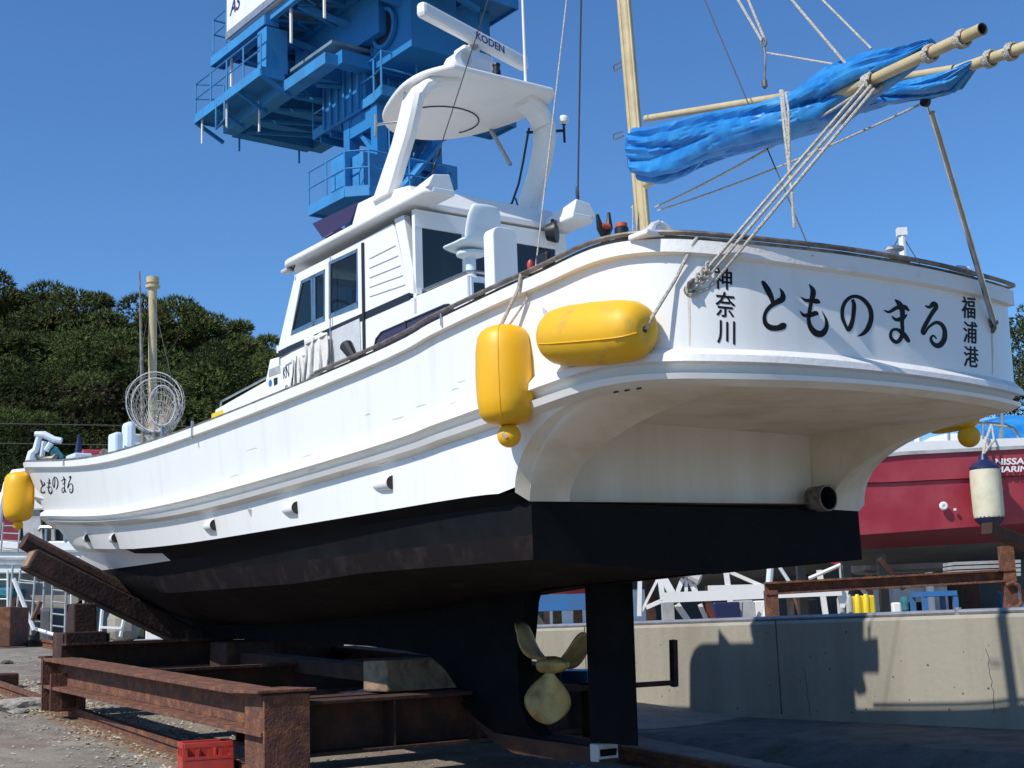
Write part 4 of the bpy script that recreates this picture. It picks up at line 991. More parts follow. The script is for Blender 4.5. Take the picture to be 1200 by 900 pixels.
# stainless struts of the boom gallows
r = cast(1161, 379) or cast(1150, 379); hp = r[0]+r[1]*.02; blk = wB(1084, 115)
q = MB(); q.tube([hp, hp+(wB(1092, 132)-hp)], .017, 10); s1_ = q.build('boom_strut', M['steel'], boat)
q = MB(); q.tube([hp+(blk-hp)*.25, blk], .009, 8); q.build('boom_strut', M['steel'], boat)
q = MB(); q.lathe(hp-r[1]*.02, r[1], [(0, .03), (.01, .03), (.012, .012), (.04, .012), (.04, 0)], 12); q.tube([hp+ZZ*.02, hp-ZZ*.03, hp-ZZ*.05+FW*.02], .012, 8); q.build('pad_eye', M['trim'], s1_)
q = MB(); q.box(blk+ZZ*.01, FW*.018, ST*.018, ZZ*.03, bev=.008); q.lathe(blk-ZZ*.02, ST, [(-.012, 0), (-.012, .025), (.012, .025), (.012, 0)], 12); q.build('block', M['black'], s1_)
# ropes: each its own thing
def rope(pts, r, label, m='rope', name='rope', group=None, cat='rope', sag=0.0):
    P = [np.array(p, float) for p in pts]
    if sag:
        n = 12; Q = []
        for i in range(n+1):
            t = i/n; Q.append(P[0]*(1-t)+P[-1]*t-ZZ*sag*4*t*(1-t))
        P = Q
    q = MB(); q.tube(P, r, 7)
    return q.build(name, M[m], label=label, cat=cat, group=group)
r = cast(808, 340); pe = r[0]+r[1]*.02
q = MB(); q.lathe(r[0], r[1], [(0, .028), (.008, .028), (.01, .012), (.03, .012), (.03, 0)], 12); q.tube([pe+r[1]*.02, pe+r[1]*.04+ZZ*.02, pe+r[1]*.02+ZZ*.045+ST*.03], .010, 8); q.build('pad_eye', M['trim'], boat)
kn = wA(1021, 97)
shk = pe+(kn-pe)*.06
g_ = 'sheet ropes from the stern pad eye to the boom'
rope([pe+r[1]*.01, shk, wA(1016, 96, -.035)], .0085, 'upper pale rope of the three from the stern to the boom', group=g_)
rope([pe+r[1]*.02-ZZ*.01, shk+ST*.02-ZZ*.02, wA(1021, 100, -.035)], .0085, 'middle pale rope of the three from the stern to the boom', group=g_)
rope([pe+r[1]*.012-ZZ*.03, shk+ST*.05-ZZ*.05, wA(1025, 104, -.035)], .0085, 'lowest pale rope of the three from the stern to the boom', group=g_)
q = MB(); d_ = (kn-pe)/np.linalg.norm(kn-pe)
for k in range(5): q.tube([shk+d_*(k*.035-.08)+ST*.018*cos(a)+ZZ*.026*sin(a) for a in np.linspace(0, 2*pi, 9)[:-1]], .007, 6, closed=True)
q.build('rope_knot', M['rope'], label='knotted rope lashing at the pad eye on the stern', cat='knot')
ring(kn, A1_-A0_, .046, M['rope'], bA, n=4, w_=.016)
mz = wu(768, 243, UC); rope([wA(1014, 104, -.035), mz], .0075, 'pale rope running from the boom lashing down to the mast', sag=.03)
rope([wB(1079, 122), wu(771, 247, UC)], .006, 'thin grey rope under the boom reaching the mast foot', m='rope', sag=.03)
q = MB(); c = wu(745, 236, UC); q.tube([c-FW*.06, c-FW*.03+ZZ*.03, c+ST*.04, c+FW*.04-ZZ*.03, c-FW*.02-ZZ*.04, c-FW*.05], .010, 6); q.tube([wu(742, 240, UC-.08), wu(742, 278, UC-.08)], .007, 6); q.build('rope_coil', M['rope'], label='short rope turned round the foot of the cream mast', cat='rope')
rope([wA(915, 106, -.2), wA(919, 150, -.27), wA(928, 225, -.27), wA(931, 267, -.27)], .008, 'loose rope end dangling below the blue tarpaulin')
rope([wA(917, 106, -.2), wA(921, 140, -.26), wA(926, 200, -.27), wA(924, 130, -.26), wA(921, 108, -.2)], .006, 'hanging rope loop beside the loose rope end')
def far_up(x0, y0, x1, y1, u, k=.45):
    a = wu(x1, y1, u); b = wu(x0, y0, u); return a, a+(b-a)*(1+k)
a, b = far_up(865, 0, 893, 48, UC); rope([a, b], .0085, 'left rope of the pair above the shackle', group='pair of topping ropes')
a, b = far_up(877, 0, 897, 48, UC+.02); rope([a, b], .0085, 'right rope of the pair above the shackle', group='pair of topping ropes')
a = wu(895, 50, UC); q = MB(); q.tube([a+FW*.02*cos(t)+ZZ*.028*sin(t) for t in np.linspace(0, 2*pi, 11)[:-1]], .007, 6, closed=True); q.tube([a-ZZ*.03, wu(897, 64, UC), wu(896, 96, UC)], .006, 6); q.lathe(wu(896, 98, UC), ZZ, [(-.03, .006), (-.02, .016), (.02, .016), (.03, .006)], 10); q.build('shackle', M['trim'], label='dark shackle and swivel hanging above the tarpaulin', cat='shackle')
rope([wu(899, 62, UC), wu(935, 68, UC), wA(976, 75, .02)], .006, 'short rope from the shackle across to the tarpaulin')
a, b = far_up(928, 0, 1004, 90, 5.0); rope([a, b], .0075, 'pale rope from above down to the boom lashing')
a, b = far_up(964, 0, 1021, 57, 5.05); rope([a, b], .006, 'pale rope from above to the top of the tarpaulin')
rs = cast(952, 300); a = rs[0] if rs else wu(952, 300, UC); b = wu(826, 0, UC); rope([a, a+(b-a)*1.3], .0035, 'thin dark stay wire crossing the sky to the stern rail', m='ropedark', cat='wire')
# halyards beside the arch
rc = pu(627, 320, 4.35); a = B(rc[0], 4.35, rc[2]); b = wu(664, 0, 4.9); rope([a, a+(b-a)*1.3], .0045, 'pale halyard from the rail cleat up past the arch')
a = dist_at(677, 236, B(SE+.1, 6.25, 4.4)); b = dist_at(681, 0, a); rope([a, a+(b-a)*1.4], .007, 'dark whip cable rising from the starboard roof ear', m='ropedark', cat='cable')
q = MB(); q.lathe(a, ZZ, [(-.02, .014), (.08, .014), (.12, .008)], 10); q.tube([a+ST*.02, a+ST*.05-ZZ*.03, a+ST*.06-ZZ*.01], .005, 6); q.build('cable_clamp', M['black'], boat)
a = dist_at(506, 204, B(SE+.1, 5.0, 4.4)); b = dist_at(572, 0, a); rope([a, a+(b-a)*1.3], .004, 'thin dark wire from the port roof ear past the radar', m='ropedark', cat='wire')
q = MB(); d_ = (b-a)/np.linalg.norm(b-a); q.lathe(a+d_*.12, d_, [(0, .005), (.01, .013), (.06, .013), (.07, .005)], 10); q.lathe(a+d_*.03, d_, [(0, .005), (.01, .011), (.05, .011), (.06, .005)], 10); q.build('insulator', M['black'], boat)

# ------------------------------------------------------------------ fenders
def fender_prof(L, R):
    return [(-L, .2*R), (-L*.99, .42*R), (-L*.95, .63*R), (-L*.88, .79*R), (-L*.77, .91*R), (-L*.5, .985*R), (0, R*1.01), (L*.5, .985*R), (L*.77, .91*R), (L*.88, .79*R), (L*.95, .63*R), (L*.99, .42*R), (L, .2*R), (L*.985, .12*R), (L*.93, .0)]
def ext(X, Y, R):
    r = cast(X, Y); n = r[1].copy(); n[2] = 0; n /= np.linalg.norm(n); return dist_at(X, Y, r[0]+n*R)
def seam(c, ax, L, R, m, parent, side):
    q = MB(); pts = []
    for t, rr_ in fender_prof(L, R)[1:-3]: pts.append(c+ax*t+side*rr_*1.003)
    q.tube(pts, .004, 6); q.build('seam', m, parent)
c1 = ext(592, 440, .225); z1 = dist_at(590, 379, c1); z0 = dist_at(590, 499, c1); L = (z1[2]-z0[2])/2; ax = ZZ*1.0
f1 = empty('fender', c1-ZZ*L, 'upright yellow fender hanging on the port quarter with a small ball float', 'fender')
q = MB(); q.lathe(c1, ax, fender_prof(L, .155), 32); q.build('fender_body', M['yellow'], f1)
sd_ = (CAM-c1); sd_[2] = 0; sd_ /= np.linalg.norm(sd_); seam(c1, ax, L, .155, M['yellowdirty'], f1, sd_*.97-RR*.22)
c2 = c1-ZZ*(L+.055)+RR*.01; q = MB(); q.lathe(c2, ax, [(.062*sin(t), .062*cos(t)) for t in np.linspace(-pi/2, pi/2, 14)], 20); q.build('ball_float', M['yellow'], f1)
q = MB(); q.tube([c2+ZZ*.07-RR*.01, c2-RR*.03+sd_*.055, c2-ZZ*.02-RR*.012+sd_*.06], .009, 6); q.build('float_cord', M['rope'], f1)
topc = c1+ZZ*(L-.01); rl = B(*(on_rail(613)))+ZZ*.03
rope([topc-RR*.02, dist_at(607, 340, rl), rl-RR*.01], .010, 'left rope holding the upright yellow fender', group='fender ropes'); rope([topc+RR*.02, dist_at(618, 350, rl), rl+RR*.01], .006, 'thin cord beside the upright fender rope', group='fender ropes')
# lying fender
pA = ext(640, 396, .20); pB = ext(757, 386, .19); ax = (pB-pA)/np.linalg.norm(pB-pA); cc2 = (pA+pB)/2; L2_ = np.linalg.norm(pB-pA)/2-.01
cc2 = dist_at(698, 391, cc2)
f2 = empty('fender', cc2-ZZ*.16, 'scuffed yellow fender slung sideways around the port stern corner', 'fender')
q = MB(); q.lathe(cc2, ax, fender_prof(L2_, .154), 32); q.build('fender_body', M['yellowdirty'], f2)
sdv = np.cross(ax, ZZ); sdv /= np.linalg.norm(sdv); sdv = sdv if sdv@(CAM-cc2) > 0 else -sdv; seam(cc2, ax, L2_, .154, M['yellow'], f2, sdv*.93-ZZ*.36)
q = MB(); q.lathe(cc2+ax*(L2_-.02), ax, [(0, .034), (.012, .034), (.012, .0)], 14); q.build('fender_eye', M['black'], f2)
e2_ = cc2+ax*(L2_-.01); rl2 = B(*on_rail(822))+ZZ*.02; rope([e2_, dist_at(790, 330, rl2), rl2], .009, 'grey rope from the lying fender over the stern rail')
e1_ = cc2-ax*(L2_-.02); rope([e1_+ZZ*.03, dist_at(634, 350, rl), rl+RR*.02], .010, 'right rope holding the lying fender to the rail cleat', group='fender ropes')
# bow fender
cb_ = dist_at(22, 582, B(st_sheer-.6, 5.0, 3.4)); f3 = empty('fender', cb_-ZZ*.3, 'upright yellow fender hanging at the far bow', 'fender')
k_ = np.linalg.norm(cb_-CAM)/FPX
q = MB(); q.lathe(cb_, ZZ, fender_prof(27*k_, 16.5*k_), 24); q.build('fender_body', M['yellow'], f3); q = MB(); q.lathe(cb_-ZZ*31*k_, ZZ, [(5.5*k_*sin(t), 5.5*k_*cos(t)) for t in np.linspace(-pi/2, pi/2, 10)], 14); q.build('ball_float', M['yellow'], f3)
rope([cb_+ZZ*26*k_, B(*on_rail(36))+ZZ*.03], .012, 'short rope holding the bow fender')
# starboard fender
cs = wu(1135, 505, 7.42); f4 = empty('fender', cs-ZZ*.1, 'yellow fender half hidden beneath the starboard stern overhang', 'fender')
q = MB(); q.lathe(cs+ZZ*.10+FW*.12, FW+ST*.1, fender_prof(.2, .09), 24); q.build('fender_body', M['yellowdirty'], f4)
q = MB(); q.lathe(cs-ZZ*.035, ZZ, [(.072*sin(t), .072*cos(t)) for t in np.linspace(-pi/2, pi/2, 12)], 18); q.build('ball_float', M['yellowdirty'], f4)

# ------------------------------------------------------------------ bow gear
sB = 15.0
c = wu(179, 515, UC); t_ = wu(179, 326, UC); q = MB(); q.tube([c-ZZ*.6, t_], .05, 12); q.lathe(t_-ZZ*.12, ZZ, [(0, .05), (.0, .085), (.03, .085), (.03, .06), (.06, .06), (.06, .075), (.13, .075), (.14, 0)], 14); fm = q.build('fore_mast', M['spar'], boat)
for (x, y), m_ in (((150, 497), 'rope'), ((214, 500), 'ropedark')):
    q = MB(); q.tube([wu(x, y, UC-.3), wu(178, 345, UC)], .0045, 5); q.build('mast_stay', M['ropedark'], boat)
q = MB(); q.tube([wu(168, 520, UC-.15), wu(166, 420, UC-.15), wu(163.5, 318, UC-.15)], [.028, .022, .008], 8); q.build('fishing_pole', M['trim'], label='thin dark pole standing beside the fore mast', cat='pole')
def net(cx, cy, rx, ry, dep, label, m, bag):
    c = wu(cx, cy, UC-.12); kk = np.linalg.norm(c-CAM)/FPX
    ex = RR*1.0; ey = ZZ; e = empty('landing_net', c-ZZ*ry*kk, label, 'landing net', 'landing nets hung on the fore mast')
    P = [c+ex*rx*kk*cos(t)+ey*ry*kk*sin(t) for t in np.linspace(0, 2*pi, 41)[:-1]]
    q = MB(); q.tube(P, .0065, 6, closed=True); q.build('hoop', M['greywhite'], e)
    q = MB(); q.tube([c-ey*ry*kk, c-ey*(ry*kk+.55)], .014, 6); q.build('handle', M['steel'], e)
    rows = []
    for i in range(9):
        t = i/8; sc_ = cos(t*pi/2*.93)
        rows.append([c+ex*rx*kk*cos(a)*sc_*(1+.1*sin(3*a+t*5))+ey*(ry*kk*sin(a)*sc_-bag*t**1.3)+F0*.10*sin(t*pi) for a in np.linspace(0, 2*pi, 33)])
    q = MB(); q.grid(rows); o = q.build('netting', M['rope'], e); md = o.modifiers.new('w', 'WIREFRAME'); md.thickness = .006; md.use_replace = True
net(181, 471, 32, 34.5, .3, 'widest landing net hoop hung on the fore mast', 'white2', .35)
net(182, 474, 27, 30.5, .3, 'middle landing net hoop hung on the fore mast', 'white2', .45)
net(190, 475, 15, 23, .3, 'smallest landing net hoop hung on the fore mast', 'white2', .3)
def bowbox(x0, x1, ytop, ybot, u, name, rnd=.03, hy=.14):
    a = pu(x0, ybot, u); b = pu(x1, ytop, u); k = abs(a[0]-b[0])/2; cc_ = (a+b)/2
    c = wu((x0+x1)/2, (ytop+ybot)/2, u); kk = np.linalg.norm(c-CAM)/FPX
    q = MB(); q.box(c-ZZ*.15, ST*(x1-x0)/2*kk*.75, FW*hy, ZZ*((ybot-ytop)/2*kk+.15), bev=rnd); q.build(name, M['bluewhite'], boat)
bowbox(142.5, 159, 495, 527, 5.2, 'bollard', .06, .10); bowbox(128.5, 142, 508, 533, 5.0, 'deck_locker', .03, .12)
q = MB(); c = dist_at(165, 515, B(15, 5.5, 3.3)); q.box(c, ST*.28, FW*.1, ZZ*.05, bev=.02); q.build('hatch_cover', M['bluewhite'], boat)
D = B(st_sheer-1.0, UC-.1, 4.0); P = lambda x, y: dist_at(x, y, D)
q = MB(); q.tube([P(36, 541), P(38, 531), P(42, 527), P(46, 512)], [.07, .06, .045, .04], 10); q.build('bow_davit', M['bluewhite'], boat)
q = MB(); q.tube([P(41, 508.5), P(52, 509.5), P(63, 515), P(72, 516.5)], [.035, .05, .045, .04], 10); q.build('davit_head', M['bluewhite'], boat)
q = MB(); q.tube([P(49, 535), P(52, 517)], .035, 8); q.tube([P(54, 528), P(60, 519)], .04, 8); q.build('davit_stay', M['bluewhite'], boat)
q = MB(); q.tube([P(42, 533), P(49, 538), P(62, 537), P(66, 533)], .035, 8); q.build('anchor_shank', M['trim'], boat)
for k in range(9):
    pass
q = MB()
for k in range(10):
    a = k*1.7; q.tube([P(63+4*cos(a), 530+5*sin(a)), P(66+4*cos(a+1), 530+6*sin(a+1.5)), P(70+3*cos(a+2), 533+4*sin(a+3)), P(74, 536)], .02, 5)
q.build('net_bundle', M['teal'], label='small teal net heap lying by the bow davit', cat='net')
q = MB(); q.box(P(92, 536), ST*.12, FW*.2, ZZ*.035, bev=.02); q.build('deck_board', M['bluewhite'], boat)
q = MB(); q.lathe(P(92, 534), ZZ, [(0, .06), (.28, .015), (.28, 0)], 8); q.tube([P(91.5, 534), P(86, 536)], .01, 5); q.build('folded_flag', M['navy'], boat)
q = MB(); q.lathe(P(110, 531), ST*1.0-FW*.1, [(-.16, .02), (-.14, .045), (.1, .05), (.14, .02)], 10); q.build('rolled_mat', M['maroon'], label='rolled maroon mat on the foredeck', cat='mat')
q = MB(); q.tube([P(119, 532), P(122, 528), P(126, 530)], .035, 7); q.build('winch', M['trim'], boat)
# cloths drying on a rail by the wheelhouse
for k, (x0, x1, y0, y1) in enumerate(((341, 354, 414, 452), (356, 383, 395, 444))):
    rows = []
    for i in range(22):
        t = i/21; X = x0+(x1-x0)*t; yt = y0+(4 if k == 0 else 0)-(X-x0)*.28+(2*abs(sin(t*7+k))); row = []
        for j in range(14):
            v = j/13; Y = yt+(y1-y0+6*sin(t*5+k*2))*v; row.append(wu(X+1.2*sin(v*4+t*6), Y, UW-.055-.018*sin(t*19+v*2+k)*min(1, .3+v)))
        rows.append(row)
    q = MB(); q.grid(rows); o = q.build('cloth', M['cloth'], label=['narrow white cloth hanging below the front side window', 'wide crumpled white cloth hanging beside the wheelhouse door'][k], cat='cloth', recalc=False); md = o.modifiers.new('s', 'SOLIDIFY'); md.thickness = .006
q = MB(); q.tube([wu(328, 420, UW-.055), wu(342, 412, UW-.055), wu(384, 392, UW-.055)], .007, 6); q.tube([wu(328, 420, UW-.055), wu(328, 428, UW-.055)], .007, 6); q.build('grab_rail', M['steel'], boat)
q = MB(); q.tube([wu(387, 300, UW-.02), wu(387, 440, UW-.02)], .006, 6); q.build('pipe_trim', M['steel'], boat)
# ================================================================== CRADLE, RAILS, YARD
def gpt(s, u, h=0): return B(s, u, gz(s)+h)
# two rusty rails on the slipway
def rail_line(u0, u1, label):
    q = MB(); n = 60; prof = [(-.07, 0), (-.07, .012), (-.012, .03), (-.012, .085), (-.035, .095), (-.035, .13), (.035, .13), (.035, .095), (.012, .085), (.012, .03), (.07, .012), (.07, 0)]
    rows = []
    for i in range(n+1):
        s = 3+(33-3)*i/n; u = u0+(u1-u0)*(s-10)/10
        rows.append([B(s, u+x, min(G0+GS*s, 1.25)+z-.01) for x, z in prof+[prof[0]]])
    q.grid(rows, smooth=False); return q.build('rail', M['rust'], label=label, cat='rail', group='slipway rails')
rail_line(4.06, 4.24, 'near rusty slipway rail running past the red crate')
rail_line(6.75, 6.6, 'far rusty slipway rail running under the boat')
# near rail's rough concrete footing
q = MB(); rows = []
for i in range(120):
    s = 5+25*i/119; u = 4.06+.018*(s-10); wl_ = .16+.07*noise.noise(Vector((s*1.8, 0, 0))); wr_ = .15+.06*noise.noise(Vector((s*2.1, 5, 0)))
    rows.append([gpt(s, u-wl_-.1, -.03), gpt(s, u-wl_, .02+.02*noise.noise(Vector((s*5, 1, 0)))), gpt(s, u+wr_, .02+.02*noise.noise(Vector((s*5, 8, 0)))), gpt(s, u+wr_+.1, -.03)])
M['railbed'] = mat('rust_stained_bed', (.16, .09, .05), .95, noise_scale=9, col2=(.24, .19, .13), thr=(.45, .7), bump=.15, bscale=30)
q.grid(rows, smooth=False); q.build('rail_bed', M['railbed'], kind='structure')
cr = empty('slipway_cradle', gpt(11, 5.4), 'heavy rusty steel cradle of girders carrying the fishing boat', 'boat cradle')
q = MB()
GA, GB = B(13.0, 4.0, 1.035), B(8.3, 4.0, .795)
gh = .27; q.ibeam(GA, GB, .30, gh, .028)
q.build('girder', M['rust'], cr, bevel=.004)
q = MB(); q.ibeam(B(13.0, 6.95, 1.035), B(9.2, 6.95, .841), .30, gh, .028); q.build('girder', M['rustdark'], cr)
for s, z0_, z1_, u_ in ((12.98, .70, 1.16, 4.0), (12.72, .70, 1.03, 4.0), (8.28, .42, .92, 4.02), (12.98, .70, 1.16, 6.95)):
    q = MB(); q.box(B(s, u_, (z0_+z1_)/2), FW*.012, ST*.16, ZZ*(z1_-z0_)/2); q.build('end_plate', M['rust'], cr)
for s, z0_, z1_ in ((12.85, .72, .9), (8.45, .43, .64)):
    for u in (4.0, 6.95) if s > 10 else (4.0,): q = MB(); q.box(B(s, u, (z0_+z1_)/2), FW*.15, ST*.07, ZZ*(z1_-z0_)/2, bev=.012); q.build('rail_shoe', M['rustdark'], cr)
q = MB(); q.box(B(12.85, 4.0, .725), FW*.02, ST*.08, ZZ*.04); q.build('stiffener', M['rust'], cr)
# cross beams
ca = MB(); ca.ibeam(B(8.55, 4.2, .68), B(8.55, 6.5, .68), .34, .36, .025); ca.build('cross_beam', M['rustdark'], cr, bevel=.004)
q = MB(); q.box(B(8.5, 4.02, .945), FW*.24, ST*.21, ZZ*.010, bev=.004); q.build('gusset_plate', M['rust'], cr)
q = MB(); q.box(B(8.48, 4.05, .67), FW*.185, ST*.15, ZZ*.25, bev=.008); q.build('corner_column', M['rust'], cr)
q = MB(); q.ibeam(B(9.25, 4.1, .70), B(9.25, 6.9, .70), .34, .30, .025); q.build('cross_beam', M['rustdark'], cr)
for u in (4.9, 5.6): q = MB(); q.box(B(8.55, u, .68), FW*.15, ST*.008, ZZ*.16); q.build('stiffener', M['rustdark'], cr)
q = MB(); q.ibeam(B(12.95, 4.0, 1.16), B(12.95, 6.95, 1.16), .3, .28, .025); q.build('cross_beam', M['rustdark'], cr)
q = MB(); q.ibeam(B(11.2, 4.1, .93), B(11.2, 6.9, .93), .26, .26, .022); q.build('cross_beam', M['rustdark'], cr)
q = MB(); q.ibeam(B(14.9, 4.4, 1.02), B(14.9, 6.9, 1.02), .26, .3, .022); q.build('cross_beam', M['rustdark'], cr)
q = MB(); q.beam(B(9.4, 5.6, .95), B(14.8, 5.6, 1.22), .22, .12); q.build('keel_beam', M['rustdark'], cr)
# V arms with timbers at the bow
ua, ub = ps(33, 655, 13.5), ps(222, 748, 13.5)
A_, B_ = B(*ua), B(*ub); ax_ = (B_-A_)/np.linalg.norm(B_-A_)
q = MB(); q.beam(A_, B_+ax_*.1, .26, .21, up=ZZ, bev=.02); 
arm = q.build('support_timber', M['wooddark'], cr)
q = MB(); q.beam(A_-ax_*.004, A_+ax_*.02, .20, .16, up=ZZ); q.build('timber_end', M['wood'], arm)
q = MB(); o_ = ZZ*.17+FW*.18; q.tube([A_+o_-ax_*.05+RR*.05, A_+o_+ax_*.9], [.09, .10], 10); q.tube([A_+o_+ax_*.9, B_+o_-ax_*.3], [.10, .11], 10); q.build('support_timber', M['wooddark'], cr)
q = MB(); c = ps(95, 735, 13.35); q.box(B(13.35, c[1], 1.42), FW*.12, ST*.11, ZZ*.25, bev=.015); q.build('arm_post', M['rustdark'], cr)
q = MB(); q.box(B(13.35, c[1]-.01, 1.20), FW*.2, ST*.2, ZZ*.20, bev=.01)
q.build('post_socket', M['rustdark'], cr)
for k in (-1, 1): q = MB(); q.box(B(13.2, c[1]+.21*k, 1.18), FW*.02, ST*.015, ZZ*.2); q.build('stiffener', M['rustdark'], cr)
ua2 = ps(215, 745, 13.5); q = MB(); q.box(B(13.5, ua2[1]+.1, 1.28), FW*.2, ST*.14, ZZ*.12, bev=.02); q.build('keel_chock', M['wooddark'], cr)
q = MB(); q.box(B(12.5, 5.6, 1.12), FW*.2, ST*.25, ZZ*.14, bev=.02); q.build('keel_chock', M['wooddark'], cr)
A2 = B(13.5, 2*UC-ua[1], ua[2]); B2 = B(13.5, 2*UC-ub[1], ub[2]); q = MB(); q.beam(A2, B2, .26, .21, up=ZZ, bev=.02); q.build('support_timber', M['wooddark'], cr)
# block under the keel
kb = MB(); p = pu(491, 815, UC); kb.box(B(9.1, UC-.03, .862+.115), FW*.18, ST*.43, ZZ*.113, bev=.015)
kb.build('timber_block', [M['wood']], label='squared weathered timber block wedged under the keel', cat='timber block')
# thing behind the propeller
q = MB(); c = wz(680, 790, .98); 
stand = empty('blue_topped_stand', c*[1, 1, 0]+ZZ*.3, 'low brown stand with blue top behind the propeller', 'stand')
c = B(9.2, 7.55, .8); c = dist_at(680, 792, c)
q = MB(); q.box(c, FW*.3, ST*.16, ZZ*.05, bev=.01); q.build('top', M['blueframe'], stand)
for ds in (-.22, .22):
    q = MB(); q.box(np.array([c[0], c[1], (c[2]-.05+gz(9.2))/2])+FW*ds, FW*.06, ST*.13, ZZ*((c[2]-.052-gz(9.2))/2)); q.build('leg', M['wooddark'], stand)
# L shaped bar on the far side
c1_ = dist_at(741, 803, B(8.7, 7.0, .85)); c2_ = dist_at(790, 800, B(8.7, 7.6, .85)); c3_ = dist_at(789, 750, c2_)
q = MB(); q.beam(B(8.62, 6.5, c1_[2]), c2_, .05, .04); q.beam(c2_-ZZ*.03, c3_, .05, .05, up=FW); q.build('side_arm', M['rustdark'], cr)

# ------------------------------------------------------------------ red crate
c = wg(241, 916); s_, u_ = bo(c)[0], bo(c)[1]
e = empty('bottle_crate', gpt(s_, u_), 'red plastic bottle crate standing by the near rail', 'crate')
ang = radians(22); ex = RR*[1, 1, 0]*cos(ang)+F0*[1, 1, 0]*sin(ang); ex /= np.linalg.norm(ex); ey = np.array([-ex[1], ex[0], 0]); hw_, hd_, hh_ = .165, .12, .26; z0_ = gz(s_)+.01
cc_ = np.array([c[0], c[1], z0_])
for nm, cx_, dx_, w_ in (('side_panel', -ey*hd_, ex, hw_), ('side_panel', ey*hd_, ex, hw_), ('end_panel', -ex*hw_, ey, hd_), ('end_panel', ex*hw_, ey, hd_)):
    q = MB(); nrm_ = np.cross(dx_, ZZ)
    q.box(cc_+cx_+ZZ*(hh_+.0-.018), dx_*w_, nrm_*.011, ZZ*.018, bev=.004); q.box(cc_+cx_+ZZ*.075, dx_*w_, nrm_*.007, ZZ*.075); 
    nb = 5 if w_ > .14 else 4
    for k in range(nb):
        t = -1+2*k/(nb-1); q.box(cc_+cx_+dx_*w_*t*.93+ZZ*.19, dx_*.011, nrm_*.008, ZZ*.055)
    q.box(cc_+cx_+ZZ*.158, dx_*w_, nrm_*.010, ZZ*.010)
    q.build(nm, M['redcrate'], e)
q = MB(); q.box(cc_+ZZ*.01, ex*hw_*.98, ey*hd_*.98, ZZ*.008)
for k in (-.33, .33): q.box(cc_+ex*hw_*k+ZZ*.12, ex*.003, ey*hd_*.95, ZZ*.1)
q.box(cc_+ZZ*.12, ex*hw_*.95, ey*.003, ZZ*.1); q.build('divider', M['redcrate'], e)
# bits on the ground
q = MB(); c = wg(2, 806); s_, u_ = bo(c)[:2]; cb2 = gpt(s_, u_, .09); q.box(cb2, FW*.25, ST*.12, ZZ*.07, bev=.02); q.build('rusty_bracket', M['rustdark'], label='dark rusty bracket at the left edge of the slipway', cat='bracket')
def stone(X, Y, r, label, m):
    c = wg(X, Y); s_, u_ = bo(c)[:2]; bm = bmesh.new(); bmesh.ops.create_icosphere(bm, subdivisions=3, radius=1)
    vs = [gpt(s_, u_, r*.3)+np.array([v.co.x*r*1.4, v.co.y*r, v.co.z*r*.55])*(1+.45*noise.noise(v.co*1.6+Vector((X, 0, 0)))) for v in bm.verts]; bm.verts.index_update()
    fs = [tuple(v.index for v in f.verts) for f in bm.faces]; bm.free(); q = MB(); q.add(vs, fs); q.build('stone', m, label=label, cat='stone')
M['stone'] = mat('pale_stone', (.36, .33, .28), .95, noise_scale=12, col2=(.22, .2, .17), bump=.15, bscale=30)
stone(25, 834, .17, 'pale lump of broken concrete beside the near rail', M['stone']); stone(6, 832, .10, 'small grey stone at the left edge', M['stone']); stone(8, 778, .06, 'dark little stone beyond the near rail', M['slab']); stone(560, 868, .09, 'grey stone under the boat beside the keel', M['stone'])
# shell grit and rubble
random.seed(3); q = MB()
def chip(s, u, r):
    p = gpt(s, u, .006+(.03 if abs(u-4.1) < .25 else 0)); a = random.random()*6.28; t = random.uniform(-.5, .5)
    x = np.array([cos(a), sin(a), t*.6])*r; y = np.array([-sin(a), cos(a), random.uniform(-.4, .4)])*r*random.uniform(.4, .9)
    q.add([p-x-y, p+x-y*.6, p+x*.7+y, p-x*.6+y, p+ZZ*r*.5], [(0, 1, 4), (1, 2, 4), (2, 3, 4), (3, 0, 4)])
for k in range(6500):
    s = random.uniform(7, 17); side = random.choice((-1, 1, 1)); u = 4.12+.018*(s-10)+side*(.17+abs(random.gauss(0, .22))); 
    dens = noise.noise(Vector((s*.9, side, 0)))+.35
    if random.random() < dens: chip(s, u, random.uniform(.006, .022))
for k in range(2500):
    s = random.uniform(6.5, 20); u = random.uniform(1.5, 7.5); chip(s, u, random.uniform(.005, .018))
M['chips'] = mat('pale_shell_grit', (.50, .43, .32), .9, noise_scale=3, col2=(.25, .2, .15)); q.build('shell_grit', M['chips'], kind='stuff', label='pale shell and gravel bits strewn along the rails', merge=False, recalc=False)

